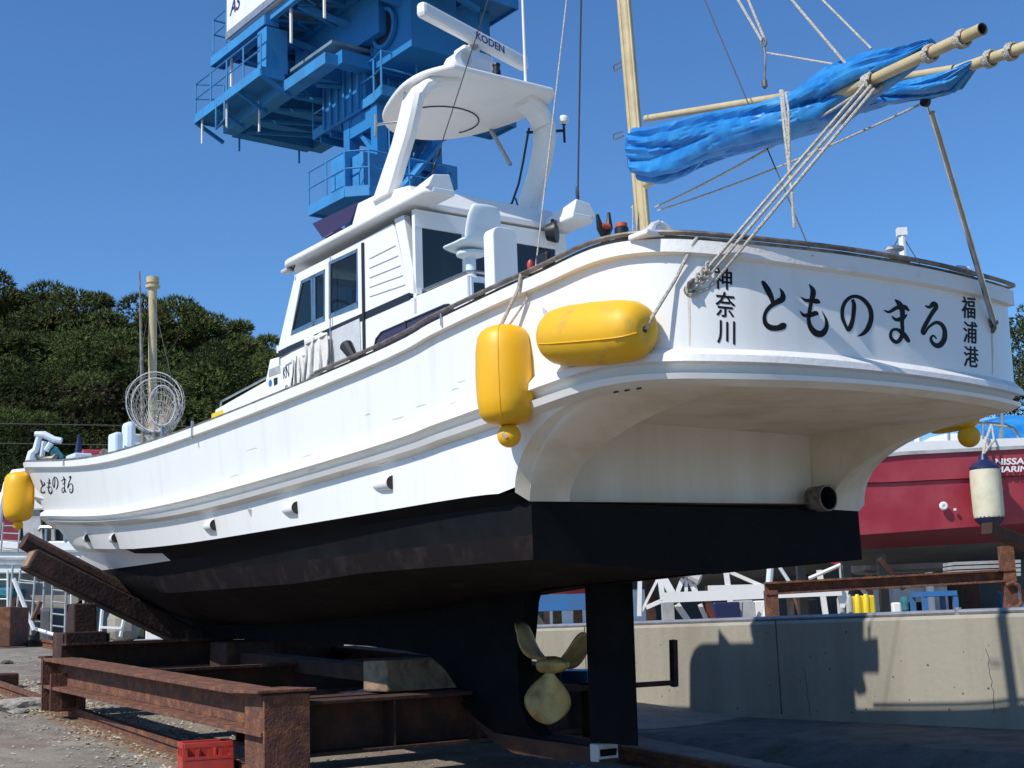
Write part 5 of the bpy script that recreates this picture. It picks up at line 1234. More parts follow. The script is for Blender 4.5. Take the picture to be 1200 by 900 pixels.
# ------------------------------------------------------------------ red motorboat behind the wall
DR = 17.5                       # distance (world y) of its near side
def on_y(X, Y, y): return on(X, Y, np.array([0, 1.0, 0]), y)
yw = np.array([0, 1.0, 0]); xw = np.array([1.0, 0, 0])
rb = empty('motorboat', on_y(1150, 720, DR+1.2), 'maroon motorboat with white deck and blue cover, beyond the wall', 'motorboat')
def hull_rows(lines, x0, x1, beam, y0, n=30, rake=.0):
    """lines: list of (pixel polyline, inset from side)"""
    rows = []
    for poly, inset in lines:
        near = []
        for i in range(n+1):
            X = x0+(x1-x0)*i/n; near.append(on_y(X, yat(poly, X), y0+inset))
        rows.append(near)
    return rows
x0, x1 = 985, 1420
sh_ = [(985, 541), (1060, 533), (1200, 526), (1420, 520)]; gw = [(985, 527), (1060, 518), (1200, 513), (1420, 508)]
kn_ = [(985, 566), (1040, 565), (1200, 557), (1420, 550)]; ch_ = [(985, 628), (1005, 627), (1200, 613), (1420, 600)]; ch2 = [(985, 645), (1005, 644), (1200, 634), (1420, 622)]; kl_ = [(985, 664), (1200, 655), (1420, 640)]
R_ = hull_rows([(sh_, 0), (kn_, .04), (kn_, .07), (ch_, .16), (ch2, .42), (kl_, 1.25)], x0, x1, 2.5, DR)
for r0__ in (R_[2],):
    for p in r0__: p[2] -= .015
far = [[np.array([p[0], 2*(DR+1.25)-p[1], p[2]]) for p in r] for r in R_]
q = MB()
q.grid(R_[:5], smooth=False, mif=lambda i, j: [0, 1, 0, 1][i]); q.grid(R_[4:], smooth=True, mi=2); q.grid(far[:5], mi=0, smooth=False); q.grid(far[4:], mi=2)
for rr__ in (0, -1):
    loop = [r[rr__] for r in R_]+[r[rr__] for r in far[::-1]]; q.add(loop, [tuple(range(len(loop)))], 0)
M['greyhull'] = mat('dull_grey_bottom', (.06, .065, .07), .7, noise_scale=2, col2=(.10, .10, .10))
q.build('hull', [M['maroon'], M['maroondark'], M['greyhull']], rb)
q = MB(); t1 = hull_rows([(sh_, -.02), (gw, -.02)], x0, x1, 2, DR); t2 = [[np.array([p[0], 2*(DR+1.25)-p[1], p[2]]) for p in r] for r in t1]
q.grid([t1[0], t1[1], t2[1], t2[0]], smooth=False); q.build('deck', M['white2'], rb)
q = MB(); q.grid([[p-yw*.012 for p in hull_rows([(sh_, -.02)], x0, x1, 2, DR)[0]], [p-yw*.012 for p in hull_rows([([(a, b-4) for a, b in sh_], -.02)], x0, x1, 2, DR)[0]]]); q.build('rub_rail', M['greysteel'], rb)
q = MB(); P_ = [on_y(X, Y, DR+.35) for X, Y in [(1075, 524), (1092, 512), (1110, 508), (1135, 507), (1160, 512), (1172, 520)]]; q.prism(P_, yw*1.6); q.build('cabin_top', M['white2'], rb, bevel=.03)
q = MB()
rl_ = [on_y(X, Y, DR+.1) for X, Y in [(1088, 505), (1112, 496), (1150, 496), (1175, 497), (1188, 502), (1196, 516)]]; q.tube(rl_, .022, 8)
for X in (1112, 1152, 1172): q.tube([on_y(X, 516, DR+.1), on_y(X, 492 if X == 1152 else 497, DR+.1)], .018, 6)
q.tube([on_y(1174, 513, DR+.1), on_y(1174, 480, DR+.1)], .03, 8)
q.build('guard_rail', M['steel'], rb)
tx = on_y(1186, 545, DR+.0)
put_text('hull_lettering', 'NISSAN', on_y(1188, 540.5, DR-.006), xw, ZZ, .50, .085, M['white2'], rb, shear=.15, bold=.03)
put_text('hull_lettering', 'MARINE', on_y(1189, 549.5, DR-.004), xw, ZZ, .50, .075, M['white2'], rb, shear=.15, bold=.03)
c = on_y(1105.5, 593, DR+.075); q = MB(); q.lathe(c, -yw, [(0, .055), (.02, .055), (.03, .04), (.03, .02), (.012, .018), (.012, 0)], 18); q.build('drain_fitting', M['white2'], rb)
q = MB(); q.box(on_y(1119, 597, DR+.08), xw*.015, yw*.01, ZZ*.015); q.build('drain_fitting', M['white2'], rb)
q = MB()
N_ = 26; rows = []
for i in range(N_+1):
    X = 1143+(1330-1143)*i/N_; top_ = interp(X, [1143, 1150, 1160, 1200, 1330], [512, 500, 488, 478, 470]); row = []
    for j in range(13):
        a = pi*j/12; p0_ = on_y(X, 514, DR+.3); hgt = on_y(X, top_, DR+.3)[2]-p0_[2]
        row.append(np.array([p0_[0], DR+1.2-.85*cos(a), p0_[2]+hgt*sin(a)**.6*(1+.10*noise.noise(Vector((i*.35, j*.5, 0))))]))
    rows.append(row)
q.grid(rows); q.build('boat_cover', M['tarp'], label='bright blue cover over the maroon motorboat', cat='boat cover')
# cylindrical fender of the motorboat
fc = on_y(1156.5, 578, DR-.22); kk = np.linalg.norm(fc-CAM)/FPX
fe = empty('fender', fc-ZZ*38*kk, 'cream cylindrical fender with navy ends hung on the maroon motorboat', 'fender')
q = MB(); q.lathe(fc, ZZ, [(-27*kk, 16*kk), (-20*kk, 16.6*kk), (0, 16.8*kk), (20*kk, 16.6*kk), (27*kk, 15.8*kk)], 24); q.build('fender_body', M['cream'], fe)
q = MB(); q.lathe(fc, ZZ, [(26*kk, 16.2*kk), (29*kk, 16*kk), (33*kk, 12*kk), (37*kk, 6*kk), (43*kk, 4*kk), (43*kk, 0)], 20); q.build('fender_end', M['navy'], fe)
q = MB(); q.lathe(fc, -ZZ, [(26*kk, 16.2*kk), (30*kk, 15*kk), (36*kk, 9*kk), (40*kk, 5*kk), (45*kk, 5*kk), (45*kk, 0)], 20); q.build('fender_end', M['navy'], fe)
rope([fc+ZZ*43*kk, on_y(1155, 517, DR-.08), on_y(1162, 498, DR+.08)], .018, 'white rope holding the cream fender'); rope([fc+ZZ*43*kk, on_y(1165, 516, DR-.08), on_y(1162, 498, DR+.08), on_y(1180, 500, DR+.08)], .014, 'second white rope above the cream fender')
# rusty stand below it
st_ = empty('boat_stand', on_y(1040, 730, 16.3), 'rusty steel beam stand under the maroon motorboat', 'boat stand')
ZY = 1.25
ya = 14.6
q = MB(); q.ibeam(on_y(896, 690, ya), on_y(1188, 674, ya), .16, on_y(900, 682, ya)[2]-on_y(900, 697, ya)[2], .02); q.build('beam', M['rust'], st_)
for X, mt, y_ in ((903, 'rust', ya), (1178, 'rust', ya), (1032, 'black', ya+2.9), (937, 'black', ya+2.6), (990, 'black', ya+3.2)):
    t_ = on_y(X, 676 if X > 1100 else 690, y_); t0 = 650 if y_ > ya else (640 if X > 1100 else 692)
    t_ = on_y(X, t0, y_); q = MB(); q.beam(np.array([t_[0], t_[1], ZY]), t_, .13 if y_ == ya else .10, .13, up=yw); q.build('post', M[mt], st_)
q = MB(); q.beam(on_y(1156, 619, ya-.6), on_y(1260, 661, ya+.4), .13, .12, bev=.01); q.build('prop_timber', M['rustdark'], st_)
q = MB(); q.beam(on_y(1030, 655, ya+1), on_y(1060, 690, ya+1), .06, .06); q.build('brace', M['rustdark'], st_)
c = on_y(1187, 698, ya-.1); q = MB(); q.tube([c+xw*.1*cos(t)+ZZ*.13*sin(t) for t in np.linspace(-2.2, 2.2, 12)], .025, 7); q.build('hook', M['rust'], st_)
# white trailer behind the wall, left part
tr = empty('boat_trailer', on_y(850, 728, 17.4), 'white painted steel boat trailer behind the concrete wall', 'boat trailer')
yb = 16.6
def bm2(name, p, q_, w_, h_, parent, m): qq = MB(); qq.beam(p, q_, w_, h_, up=ZZ); return qq.build(name, M[m], parent)
bm2('side_member', on_y(777, 700.5, yb), on_y(985, 692, yb), .12, .12, tr, 'white2')
q = MB(); q.prism([on_y(x, y, yb) for x, y in [(980, 690), (995, 690), (990, 712), (985, 712)]], yw*.03); q.build('bracket', M['white2'], tr)
for a_, b_, w_ in (((750, 672), (749, 722), .05), ((772, 672), (777, 703), .06), ((774, 672), (791, 702), .09), ((800, 678), (791, 702), .05), ((772, 676), (752, 716), .03), ((757, 712), (780, 702), .05), ((804, 676), (804, 696), .04), ((816, 696), (813, 684), .05), ((793, 708), (806, 727), .07), ((820, 708), (828, 727), .05), ((805, 674), (816, 700), .04)):
    bm2('frame_tube', on_y(*a_, yb+.2), on_y(*b_, yb+.2), w_, w_, tr, 'white2')
q = MB(); q.beam(on_y(752, 672, yb+.25), on_y(776, 671, yb+.25), .05, .05); q.build('frame_tube', M['white2'], tr)
q = MB(); q.box(on_y(806, 672, yb+.2), xw*.14, yw*.1, ZZ*.04); q.tube([on_y(806, 673, yb+.15), on_y(820, 680, yb+.1)], [.05, .07], 8); q.build('keel_roller', M['greysteel'], tr)
for X in (782, 877): 
    t_ = on_y(X, 706, yb); q = MB(); q.beam(np.array([t_[0], t_[1], ZY]), t_, .14, .14, up=yw); q.build('leg', M['greysteel'], tr)
q = MB(); q.tube([on_y(829, 708, yb+.1), on_y(837, 727, yb+.1)], .03, 6); q.build('prop_rod', M['orange'], tr)
tr2 = empty('boat_trailer', on_y(960, 728, 20), 'second white trailer frame farther back, under the grey-bottomed boat', 'boat trailer')
for a_, b_, w_ in (((830, 690), (1060, 684), .09), ((850, 664), (858, 722), .07), ((905, 690), (888, 724), .05), ((960, 668), (968, 724), .07), ((1010, 690), (1034, 722), .05), ((850, 668), (905, 692), .05), ((1040, 668), (1046, 724), .07)):
    bm2('frame_tube', on_y(*a_, 19.6), on_y(*b_, 19.6), w_, w_, tr2, 'white2')
# pale blue props and more struts
ps_ = empty('shoring_props', on_y(910, 725, 18.2), 'crossed pale shoring props standing beside the rusty post', 'shoring')
for a_, b_, w_, m_ in (((903, 663), (898, 726), .09, 'bluewhite'), ((912, 662), (925, 682), .05, 'bluewhite'), ((925, 682), (940, 727), .05, 'rust'), ((948, 678), (985, 662), .05, 'white2'), ((985, 662), (990, 727), .05, 'greysteel')):
    q = MB(); q.tube([on_y(*a_, 18), on_y(*b_, 18)], w_/2, 8); q.build('prop', M[m_], ps_)
# second boat's dark bottom behind (fills the dark band)
db = empty('laid_up_boat', on_y(880, 725, 22), 'dark grey-bottomed boat laid up behind the white trailer', 'boat')
q = MB(); rows = []
for i in range(41):
    X = 690+(1010-690)*i/40; k = abs(i-20)/20; d_ = (1-k**2.2); yb_ = 662+22*d_
    row = []
    for j in range(9):
        a = pi*j/8; p0_ = on_y(X, 640, 21); row.append(np.array([p0_[0], 22.2-1.2*cos(a)*max(d_, .2)**.5, p0_[2]-(p0_[2]-on_y(X, yb_, 21)[2])*sin(a)**.7]))
    rows.append(row)
q.grid(rows); q.build('hull', M['greyhull'], db)
q = MB(); q.box(on_y(850, 628, 22.2), xw*1.9, yw*1.15, ZZ*.3, bev=.1); q.build('topsides', M['cream'], db)
for X in (760, 940): t_ = on_y(X, 665, 21.8); q = MB(); q.beam(np.array([t_[0], t_[1], ZY]), t_, .15, .15, up=yw); q.build('prop', M['rustdark'], db)
# added dark shed, put in to give the darkness seen between the stands
sd0 = empty('backdrop_shed', on_y(900, 725, 34), 'added long dark shed standing in for the darkness behind the stands', 'shed')
q = MB(); q.box(on_y(930, 700, 35.5)*[1, 1, 0]+ZZ*2.1, xw*7.2, yw*.1, ZZ*.95); q.build('back_wall', M['greyhull'], sd0)
q = MB(); q.box(on_y(930, 700, 34.3)*[1, 1, 0]+ZZ*3.12, xw*7.4, yw*1.5, ZZ*.07); q.build('roof', M['greysteel'], sd0)
for X in (640, 735, 830, 925, 1020, 1115, 1210): p = on_y(X, 700, 33.1); q = MB(); q.box([p[0], 33.1, 2.15], xw*.06, yw*.06, ZZ*.95); q.build('post', M['rustdark'], sd0)
q = MB(); q.box(on_y(700, 700, 34.5)*[1, 1, 0]+ZZ*1.7, xw*1.2, yw*.4, ZZ*.42, bev=.05); q.build('stored_hull', M['bluewhite'], sd0)
q = MB(); q.box(on_y(1080, 700, 34.5)*[1, 1, 0]+ZZ*1.6, xw*1.3, yw*.4, ZZ*.35, bev=.05); q.build('stored_hull', M['greysteel'], sd0)
# clutter along the wall top
def clutter(name, X0, X1, Y0, Y1, y, m, label, cat, dy=.2, bev=.02):
    a = on_y(X0, Y0, y); b = on_y(X1, Y1, y); q = MB(); zb_ = min(b[2], ZY+.02) if Y1 > 716 else b[2]
    q.box([(a[0]+b[0])/2, y+dy, (a[2]+zb_)/2], xw*(b[0]-a[0])/2, yw*dy, ZZ*(a[2]-zb_)/2, bev=bev); return q.build(name, M[m], label=label, cat=cat)
yc = empty('bottle_rack', on_y(1003, 722, 16.9), 'yellow rack of upright gas bottles behind the wall', 'rack')
for k in range(4):
    c = on_y(986+k*10, 718, 16.9); q = MB(); zt_ = on_y(986, 697, 16.9)[2]; q.lathe([c[0], 16.9, ZY], ZZ, [(0, .045), (zt_-ZY-.05, .045), (zt_-ZY, .02), (zt_-ZY, 0)], 10); q.build('gas_bottle', M['signyellow' if k > 1 else 'greysteel'], yc)
clutter('yellow_box', 1005, 1027, 698, 720, 17.3, 'signyellow', 'yellow box beside the gas bottles', 'box')
tb = empty('work_table', on_y(1100, 722, 17.2), 'blue steel work table behind the wall under the rusty beam', 'table')
q = MB(); a = on_y(1082, 694, 17); b = on_y(1122, 697, 17); q.box((a+b)/2+yw*.3, xw*(b[0]-a[0])/2, yw*.3, ZZ*.03); q.build('table_top', M['blueframe'], tb)
for X in (1084, 1120):
    for dy in (.04, .55): p = on_y(X, 697, 17)+yw*dy; q = MB(); q.box([p[0], p[1], (p[2]+ZY)/2], xw*.03, yw*.03, ZZ*(p[2]-ZY)/2); q.build('leg', M['blueframe'], tb)
clutter('white_can', 1046, 1057, 706, 718, 16.2, 'white2', 'small white plastic can on the wall edge', 'can', .05)
clutter('green_bag', 1058, 1066, 699, 716, 16.4, 'teal', 'dark green bag hanging beside the white can', 'bag', .08)
clutter('dark_crate', 1125, 1150, 682, 716, 18.5, 'rustdark', 'dark open crate right of the blue table', 'crate', .3)
clutter('blue_pallet', 1186, 1215, 692, 716, 18.0, 'blueframe', 'blue pallet box at the right end behind the wall', 'pallet box', .3)
clutter('white_sheet', 715, 738, 708, 722, 15.9, 'white2', 'small white plastic tub just behind the rudder', 'tub', .15, .05)
clutter('grey_container', 1010, 1115, 650, 668, 24, 'greyhull', 'dark grey boat bottom resting behind the maroon hull', 'boat', .6, .15)
q = MB()
for k in range(6): q.box(on_y(1150, 650+k*5, 23), xw*.55, yw*.3, ZZ*.025)
for sx in (-.5, .5): q.box(np.array([on_y(1150, 660, 23)[0]+sx, 23, 1.7]), xw*.03, yw*.03, ZZ*.65)
q.build('louvred_rack', M['greysteel'], label='grey slatted steel rack beyond the rusty beam', cat='rack')
for k, (X0, X1, m_) in enumerate(((836, 868, 'navy'), (858, 884, 'greysteel'), (930, 958, 'black'), (1060, 1085, 'rustdark'), (884, 902, 'white2'))):
    clutter('storage_bin', X0, X1, 706-(k % 3)*2, 722, 19+k*.4, m_, ['navy bin far behind the trailer legs', 'grey bin behind the middle trailer leg', 'black bin behind the rusty post', 'rust-brown bin by the blue table', 'pale bin next to the rusty left post'][k], 'bin')
# small red boat seen under the counter
q = MB(); c = on_y(672, 676, 26); rows = []
for i in range(21):
    t = i/20; X = 600+150*t; k = abs(t-.5)*2; row = []
    for j in range(9): a = pi*j/8; p0_ = on_y(X, 660, 26); row.append(np.array([p0_[0], 27-1.1*cos(a)*(1-k**3)**.5, p0_[2]-(.62*(1-k**2.5))*sin(a)]))
    rows.append(row)
q.grid(rows); q.build('small_red_boat', M['maroon'], label='small red hull seen through the propeller gap', cat='boat')
q = MB(); q.box(on_y(665, 706, 24.5), xw*1.1, yw*.3, ZZ*.14); q.build('blue_beam', M['blueframe'], label='blue painted beam under the small red hull', cat='beam')
for X in (652, 676, 697): 
    q = MB(); t_ = on_y(X, 697, 25); q.box([t_[0], 25, (t_[2]+ZY)/2], xw*.08, yw*.1, ZZ*(t_[2]-ZY)/2); q.build('timber_prop', M['wood'], label='short timber prop under the small red hull, one of three alike', cat='prop', group='timber props under the small red hull')
# thin white pole far right with stays
c = on_y(1058, 330, 34); q = MB(); q.tube([np.array([c[0], 34, 1.2]), on_y(1056, 268, 34)], [.10, .09], 8); q.box(on_y(1056.5, 272, 34), xw*.12, yw*.1, ZZ*.1); pm = q.build('light_mast', M['white2'], label='slim white mast of a boat beyond the stern rail', cat='mast')
for X in (1035, 1078): q = MB(); q.tube([on_y(1056, 274, 34), on_y(X, 310, 34)], .012, 5); q.build('stay', M['ropedark'], pm)

# ------------------------------------------------------------------ left background
wb = empty('motor_yacht', on_y(50, 735, 30), 'white cabin boat with dark windows standing behind the bow', 'motor yacht')
Y_ = 29.0
def slab(name, px, y0, dy, m, parent=wb, bev=.03): q = MB(); q.prism([on_y(x, y, y0) for x, y in px], yw*dy); return q.build(name, M[m], parent, bevel=bev)
slab('hull', [(-120, 633), (88, 634), (108, 655), (104, 672), (-120, 672)], Y_, 3.2, 'white2')
M['beigehull'] = mat('beige_underbody', (.34, .32, .27), .8, noise_scale=2, col2=(.22, .2, .17))
slab('hull_bottom', [(-120, 672), (104, 672), (100, 724), (-60, 728), (-120, 700)], Y_+.3, 2.5, 'beigehull')
slab('cabin', [(-120, 597), (86, 597), (88, 633), (-120, 633)], Y_+.4, 2.4, 'black')
slab('cabin_roof', [(-120, 577), (55, 577), (74, 590), (86, 597), (-120, 598)], Y_+.2, 2.8, 'white2')
slab('cabin_pillar', [(25, 597), (46, 597), (50, 633), (28, 633)], Y_+.3, .1, 'greysteel', bev=0); slab('cabin_pillar', [(60, 597), (63, 597), (64, 633), (60, 633)], Y_+.3, .1, 'greysteel', bev=0)
slab('cabin_door', [(0, 600), (22, 600), (22, 633), (0, 633)], Y_+.32, .05, 'maroondark', bev=0)
for yy in (645, 654, 660): q = MB(); q.beam(on_y(-100, yy, Y_-.03), on_y(100, yy+1, Y_-.03), .04, .05); q.build('hull_stripe', M['greysteel'], wb)
q = MB(); q.tube([on_y(X, Y, Y_) for X, Y in ((45, 622), (48, 618), (90, 619))], .04, 6); 
for X in (54, 76): q.tube([on_y(X, 619, Y_), on_y(X, 634, Y_)], .03, 6)
q.tube([on_y(40, 583, Y_), on_y(66, 584, Y_)], .03, 6); q.build('guard_rail', M['steel'], wb)
q = MB(); q.tube([on_y(X, Y, 27) for X, Y in ((-6, 640), (0, 600), (8, 566), (16, 554), (34, 552), (42, 556))], .07, 8); q.build('arch_tube', M['white2'], wb)
def ladder(name, pts, y, n, label, w_=.018, m='greysteel', cat='ladder', group=None):
    (a0_, a1_), (b0_, b1_) = pts; e_ = empty(name, on_y(a1_[0], a1_[1], y), label, cat, group)
    for a_, b_ in pts: q = MB(); q.tube([on_y(*a_, y), on_y(*b_, y)], w_, 6); q.build('stile', M[m], e_)
    for k in range(n):
        t = (k+.5)/n; q = MB(); q.tube([on_y(*(np.array(a0_)*(1-t)+np.array(a1_)*t), y), on_y(*(np.array(b0_)*(1-t)+np.array(b1_)*t), y)], w_*.8, 6); q.build('rung', M[m], e_)
    return e_
ladder('ladder', (((4, 612), (1, 646)), ((24, 612), (21, 648))), 26.5, 4, 'aluminium ladder leaning against the white cabin boat')
e_ = ladder('trestle', (((15, 662), (10, 742)), ((42, 664), (36, 744))), 25, 2, 'tall steel trestle below the white cabin boat', .02, 'greysteel')
q = MB(); q.tube([on_y(16, 678, 25), on_y(40, 738, 25)], .04, 6); q.build('brace', M['white2'], e_)
e_ = ladder('trestle', (((62, 670), (60, 740)), ((78, 672), (76, 742))), 26, 5, 'narrow ladder trestle next to the tall trestle', .022)
e_ = ladder('trestle', (((24, 668), (18, 738)), ((52, 672), (50, 740))), 27, 3, 'grey trestle half behind the tall trestle', .022, 'greysteel')
q = MB(); q.tube([on_y(42, 737, 25.2), on_y(74, 747, 24)], .032, 6); q.build('white_pipe', M['white2'], label='white pipe lying on the paving near the trestles', cat='pipe')
q = MB(); q.tube([on_y(38, 727, 24.5), on_y(48, 705, 24.5)], .04, 6); q.build('rusty_bar', M['rust'], label='short rusty bar leaning by the trestle', cat='bar')
e_ = empty('step_chair', on_y(132, 746, 24), 'white framed step chair on the paving behind the cradle arm', 'chair')
for a_, b_ in (((122, 690), (117, 747)), ((146, 722), (141, 746)), ((146, 722), (143, 700))): q = MB(); q.tube([on_y(*a_, 24), on_y(*b_, 24)], .03, 6); q.build('leg', M['white2'], e_)
for yy, xa, xb in ((700, 121, 144), (710, 121, 145), (735, 118, 143)): q = MB(); q.beam(on_y(xa, yy, 24), on_y(xb, yy+1, 24), .08, .04); q.build('rung', M['white2'], e_)
for (xa, xb, ya_, yb_, yy, lb_) in ((84, 98, 664, 728, 27.5, 'slim scaffold frame under the yacht hull, right of the ladder trestle'), (-4, 9, 668, 736, 26.5, 'scaffold frame at the left edge under the yacht'), (160, 178, 706, 742, 27, 'low steel frame seen through the cradle arms')):
    ladder('scaffold_frame', (((xa, ya_), (xa-1, yb_)), ((xb, ya_), (xb, yb_))), yy, 3, lb_, .02, 'white2', 'scaffold')
e2c = empty('yacht_cradle', on_y(60, 735, 29), 'dark wheeled trailer frame beneath the white cabin boat', 'boat trailer')
for a_, b_ in (((-40, 722), (112, 724)), ((20, 700), (18, 740)), ((96, 700), (98, 740)), ((20, 706), (50, 724)), ((98, 706), (70, 724))): q = MB(); q.beam(on_y(*a_, 28.6), on_y(*b_, 28.6), .12, .12); q.build('frame_beam', M['rustdark'], e2c)
for X in (34, 82): q = MB(); q.lathe(on_y(X, 735, 28.5), yw, [(0, 0), (0, .2), (.12, .2), (.12, 0)], 18); q.build('wheel', M['black'], e2c)
clutter('canvas_roll', 122, 157, 712, 732, 24.6, 'beigehull', 'beige canvas roll resting on the step chair', 'canvas', .3, .2)
clutter('rust_skip', -20, 12, 712, 748, 21.5, 'rust', 'rust-brown steel skip at the left edge', 'skip', .4)
clutter('dark_engine', 84, 112, 712, 742, 26, 'black', 'dark engine block behind the cradle post', 'engine', .5, .1)
clutter('machinery_box', 46, 62, 712, 738, 26.2, 'greyhull', 'dark grey machinery box between the trestles', 'machinery', .4, .08)
clutter('blue_tender', -40, 14, 690, 700, 28.5, 'teal', 'dark teal tender hull behind the skip', 'tender', .4, .05)
clutter('pale_tub', 170, 200, 734, 741, 27, 'white2', 'low pale tub seen between the timber chocks', 'tub', .3, .03)
clutter('white_skiff', 268, 335, 743, 749, 27, 'white2', 'long low white skiff seen under the keel', 'skiff', .4, .03)

# ------------------------------------------------------------------ hill and pines
def foliage_mat(name, c0, c1, sc=3):
    m = mat(name, c0, .8, noise_scale=sc, col2=c1, thr=(.35, .7), spec=.2); return m
M['pine'] = foliage_mat('pine_needles', (.125, .155, .042), (.045, .070, .022)); M['bush'] = foliage_mat('broadleaf_green', (.07, .10, .025), (.03, .05, .018)); 
for k_ in ('pine', 'bush'):
    n_ = M[k_].node_tree; b_ = n_.nodes['Principled BSDF']; oi = n_.nodes.new('ShaderNodeObjectInfo'); hs2 = n_.nodes.new('ShaderNodeHueSaturation'); mr = n_.nodes.new('ShaderNodeMapRange'); mr.inputs['To Min'].default_value = .6; mr.inputs['To Max'].default_value = 1.15
    mr2 = n_.nodes.new('ShaderNodeMapRange'); mr2.inputs['To Min'].default_value = .47; mr2.inputs['To Max'].default_value = .51
    src = b_.inputs['Base Color'].links[0].from_socket; n_.links.new(oi.outputs['Random'], mr.inputs[0]); n_.links.new(oi.outputs['Random'], mr2.inputs[0]); n_.links.new(mr.outputs[0], hs2.inputs['Value']); n_.links.new(mr2.outputs[0], hs2.inputs['Hue']); n_.links.new(src, hs2.inputs['Color']); n_.links.new(hs2.outputs[0], b_.inputs['Base Color'])
M['hill'] = foliage_mat('hillside_scrub', (.018, .032, .012), (.035, .05, .02), .25); M['scrub'] = foliage_mat('dry_brown_scrub', (.12, .09, .05), (.06, .05, .03))
q = MB(); rows = []
for i in range(60):
    x = -95+i*2.2; row = []
    for j in range(14):
        t = j/13; y = 74+t*60; env = interp(x, [-95, -40, -22, -14, -8, 10, 35], [11, 10.5, 9.2, 7.0, 3.5, 1.5, 1.2])
        z = 1.2+env*sin(min(t*1.6, 1)*pi/2)*(1+.06*noise.noise(Vector((x*.12, y*.12, 0))))-.3*(1-t); row.append(np.array([x, y, z]))
    rows.append(row)
q.grid(rows); q.build('hillside', M['hill'], kind='structure')
def tuft_mesh(rng, cx, rad, n, sz, up=.35, flat=.5, shell=True):
    vs = []; fs = []
    for _ in range(n):
        while True:
            v = np.array([rng.uniform(-1, 1) for _ in range(3)])
            if v@v < 1 and (not shell or v[2] > -.35): break
        r_ = np.linalg.norm(v)**(.35 if shell else .5); v = v/max(np.linalg.norm(v), 1e-6)*r_; p = cx+v*rad*np.array([1, 1, flat])
        dr = v*[1, 1, .6]+np.array([0, 0, up]); dr /= max(np.linalg.norm(dr), 1e-6)
        t1_ = np.cross(dr, [rng.uniform(-1, 1), rng.uniform(-1, 1), rng.uniform(-1, 1)]); t1_ /= max(np.linalg.norm(t1_), 1e-6); t2_ = np.cross(dr, t1_)
        s_ = sz*rng.uniform(.6, 1.3)
        for k in range(4):
            a = 2*pi*k/4+rng.uniform(0, 1); e1 = t1_*cos(a)+t2_*sin(a); side = np.cross(e1, dr)*s_*.13; b = len(vs)
            vs += [p-side, p+side, p+e1*s_*.6+dr*s_*.85]; fs.append((b, b+1, b+2))
    return vs, fs
def pine_variant(seed, H, spread):
    rng = random.Random(seed); tr_ = MB(); cr_ = MB()
    pts = [np.array([0, 0, -1.0])]; lean = np.array([rng.uniform(-.15, .15), rng.uniform(-.1, .1)])
    for k in range(1, 8): t = k/7; pts.append(np.array([lean[0]*H*t*t+.25*sin(t*5+seed), lean[1]*H*t*t+.2*cos(t*4+seed), H*.9*t]))
    tr_.tube(pts, [.30*(1-.75*k/7) for k in range(8)], 8)
    lay = [(.42, 3, 1.0), (.55, 4, 1.1), (.68, 4, .95), (.80, 3, .75), (.91, 3, .5)]; k = 0
    for t, cnt, wf in lay:
        base_ = pts[int(t*7)]*(1-(t*7-int(t*7)))+pts[min(int(t*7)+1, 7)]*(t*7-int(t*7)); a00 = rng.uniform(0, 6)
        for c__ in range(cnt):
            a = a00+2*pi*c__/cnt+rng.uniform(-.35, .35); Ln = spread*wf*rng.uniform(.6, 1.2); tip = base_+np.array([cos(a)*Ln, sin(a)*Ln, Ln*.16+rng.uniform(-.1, .3)]); mid_ = (base_+tip)/2-np.array([0, 0, .2])
            tr_.tube([base_, mid_, tip], [.10, .07, .03], 6)
            for w_ in (.42, .60, .76, .90, 1.04):
                c_ = base_+(tip-base_)*w_+np.array([rng.uniform(-.6, .6), rng.uniform(-.6, .6), .1+rng.uniform(0, .3)])
                vs, fs = tuft_mesh(rng, c_, rng.uniform(.34, .66)*(1.1-.25*t), 165, .16, flat=.5); cr_.add(vs, fs)
                tr_.tube([base_+(tip-base_)*w_, c_], [.03, .015], 4)
    vs, fs = tuft_mesh(rng, pts[-1]+np.array([0, 0, .4]), .7, 260, .16, flat=.6); cr_.add(vs, fs)
    root = empty('pine_tree', (0, 0, 0)); tr_.build('trunk', M['bark'], root); cr_.build('crown', M['pine'], root, merge=False, recalc=False); return root
protos = [pine_variant(11, 10, 3.6), pine_variant(23, 10, 3.2), pine_variant(37, 10, 4.0)]
# (x px of crown centre, y px of the tree's top, world depth)
trees = [(-25, 296, 62), (35, 288, 60), (98, 310, 63), (62, 338, 56), (150, 326, 64), (205, 326, 60), (150, 370, 56), (258, 322, 58), (232, 380, 64), (10, 370, 55), (318, 362, 66), (105, 405, 54), (-60, 315, 60), (292, 344, 63), (335, 388, 68)]
desc = ['pine tree at the far left edge, tallest but cut by the frame', 'tall pine with a broad crown near the left edge', 'dark pine left of the fishing pole top', 'shorter pine in front of the broad left pine', 'pine whose crown shows just left of the fore mast', 'pine rising right of the fore mast', 'lower pine behind the fore mast at mid height', 'pine with long open branches reaching right over the trunk cabin', 'dim pine behind the long-branched pine', 'low pine over the bow at the left edge', 'small pine just left of the wheelhouse', 'low dark pine above the bow davit', 'pine half outside the left edge of the picture', 'pine with an open crown between the long-branched pine and the wheelhouse', 'farthest low pine right behind the wheelhouse front']
used = set()
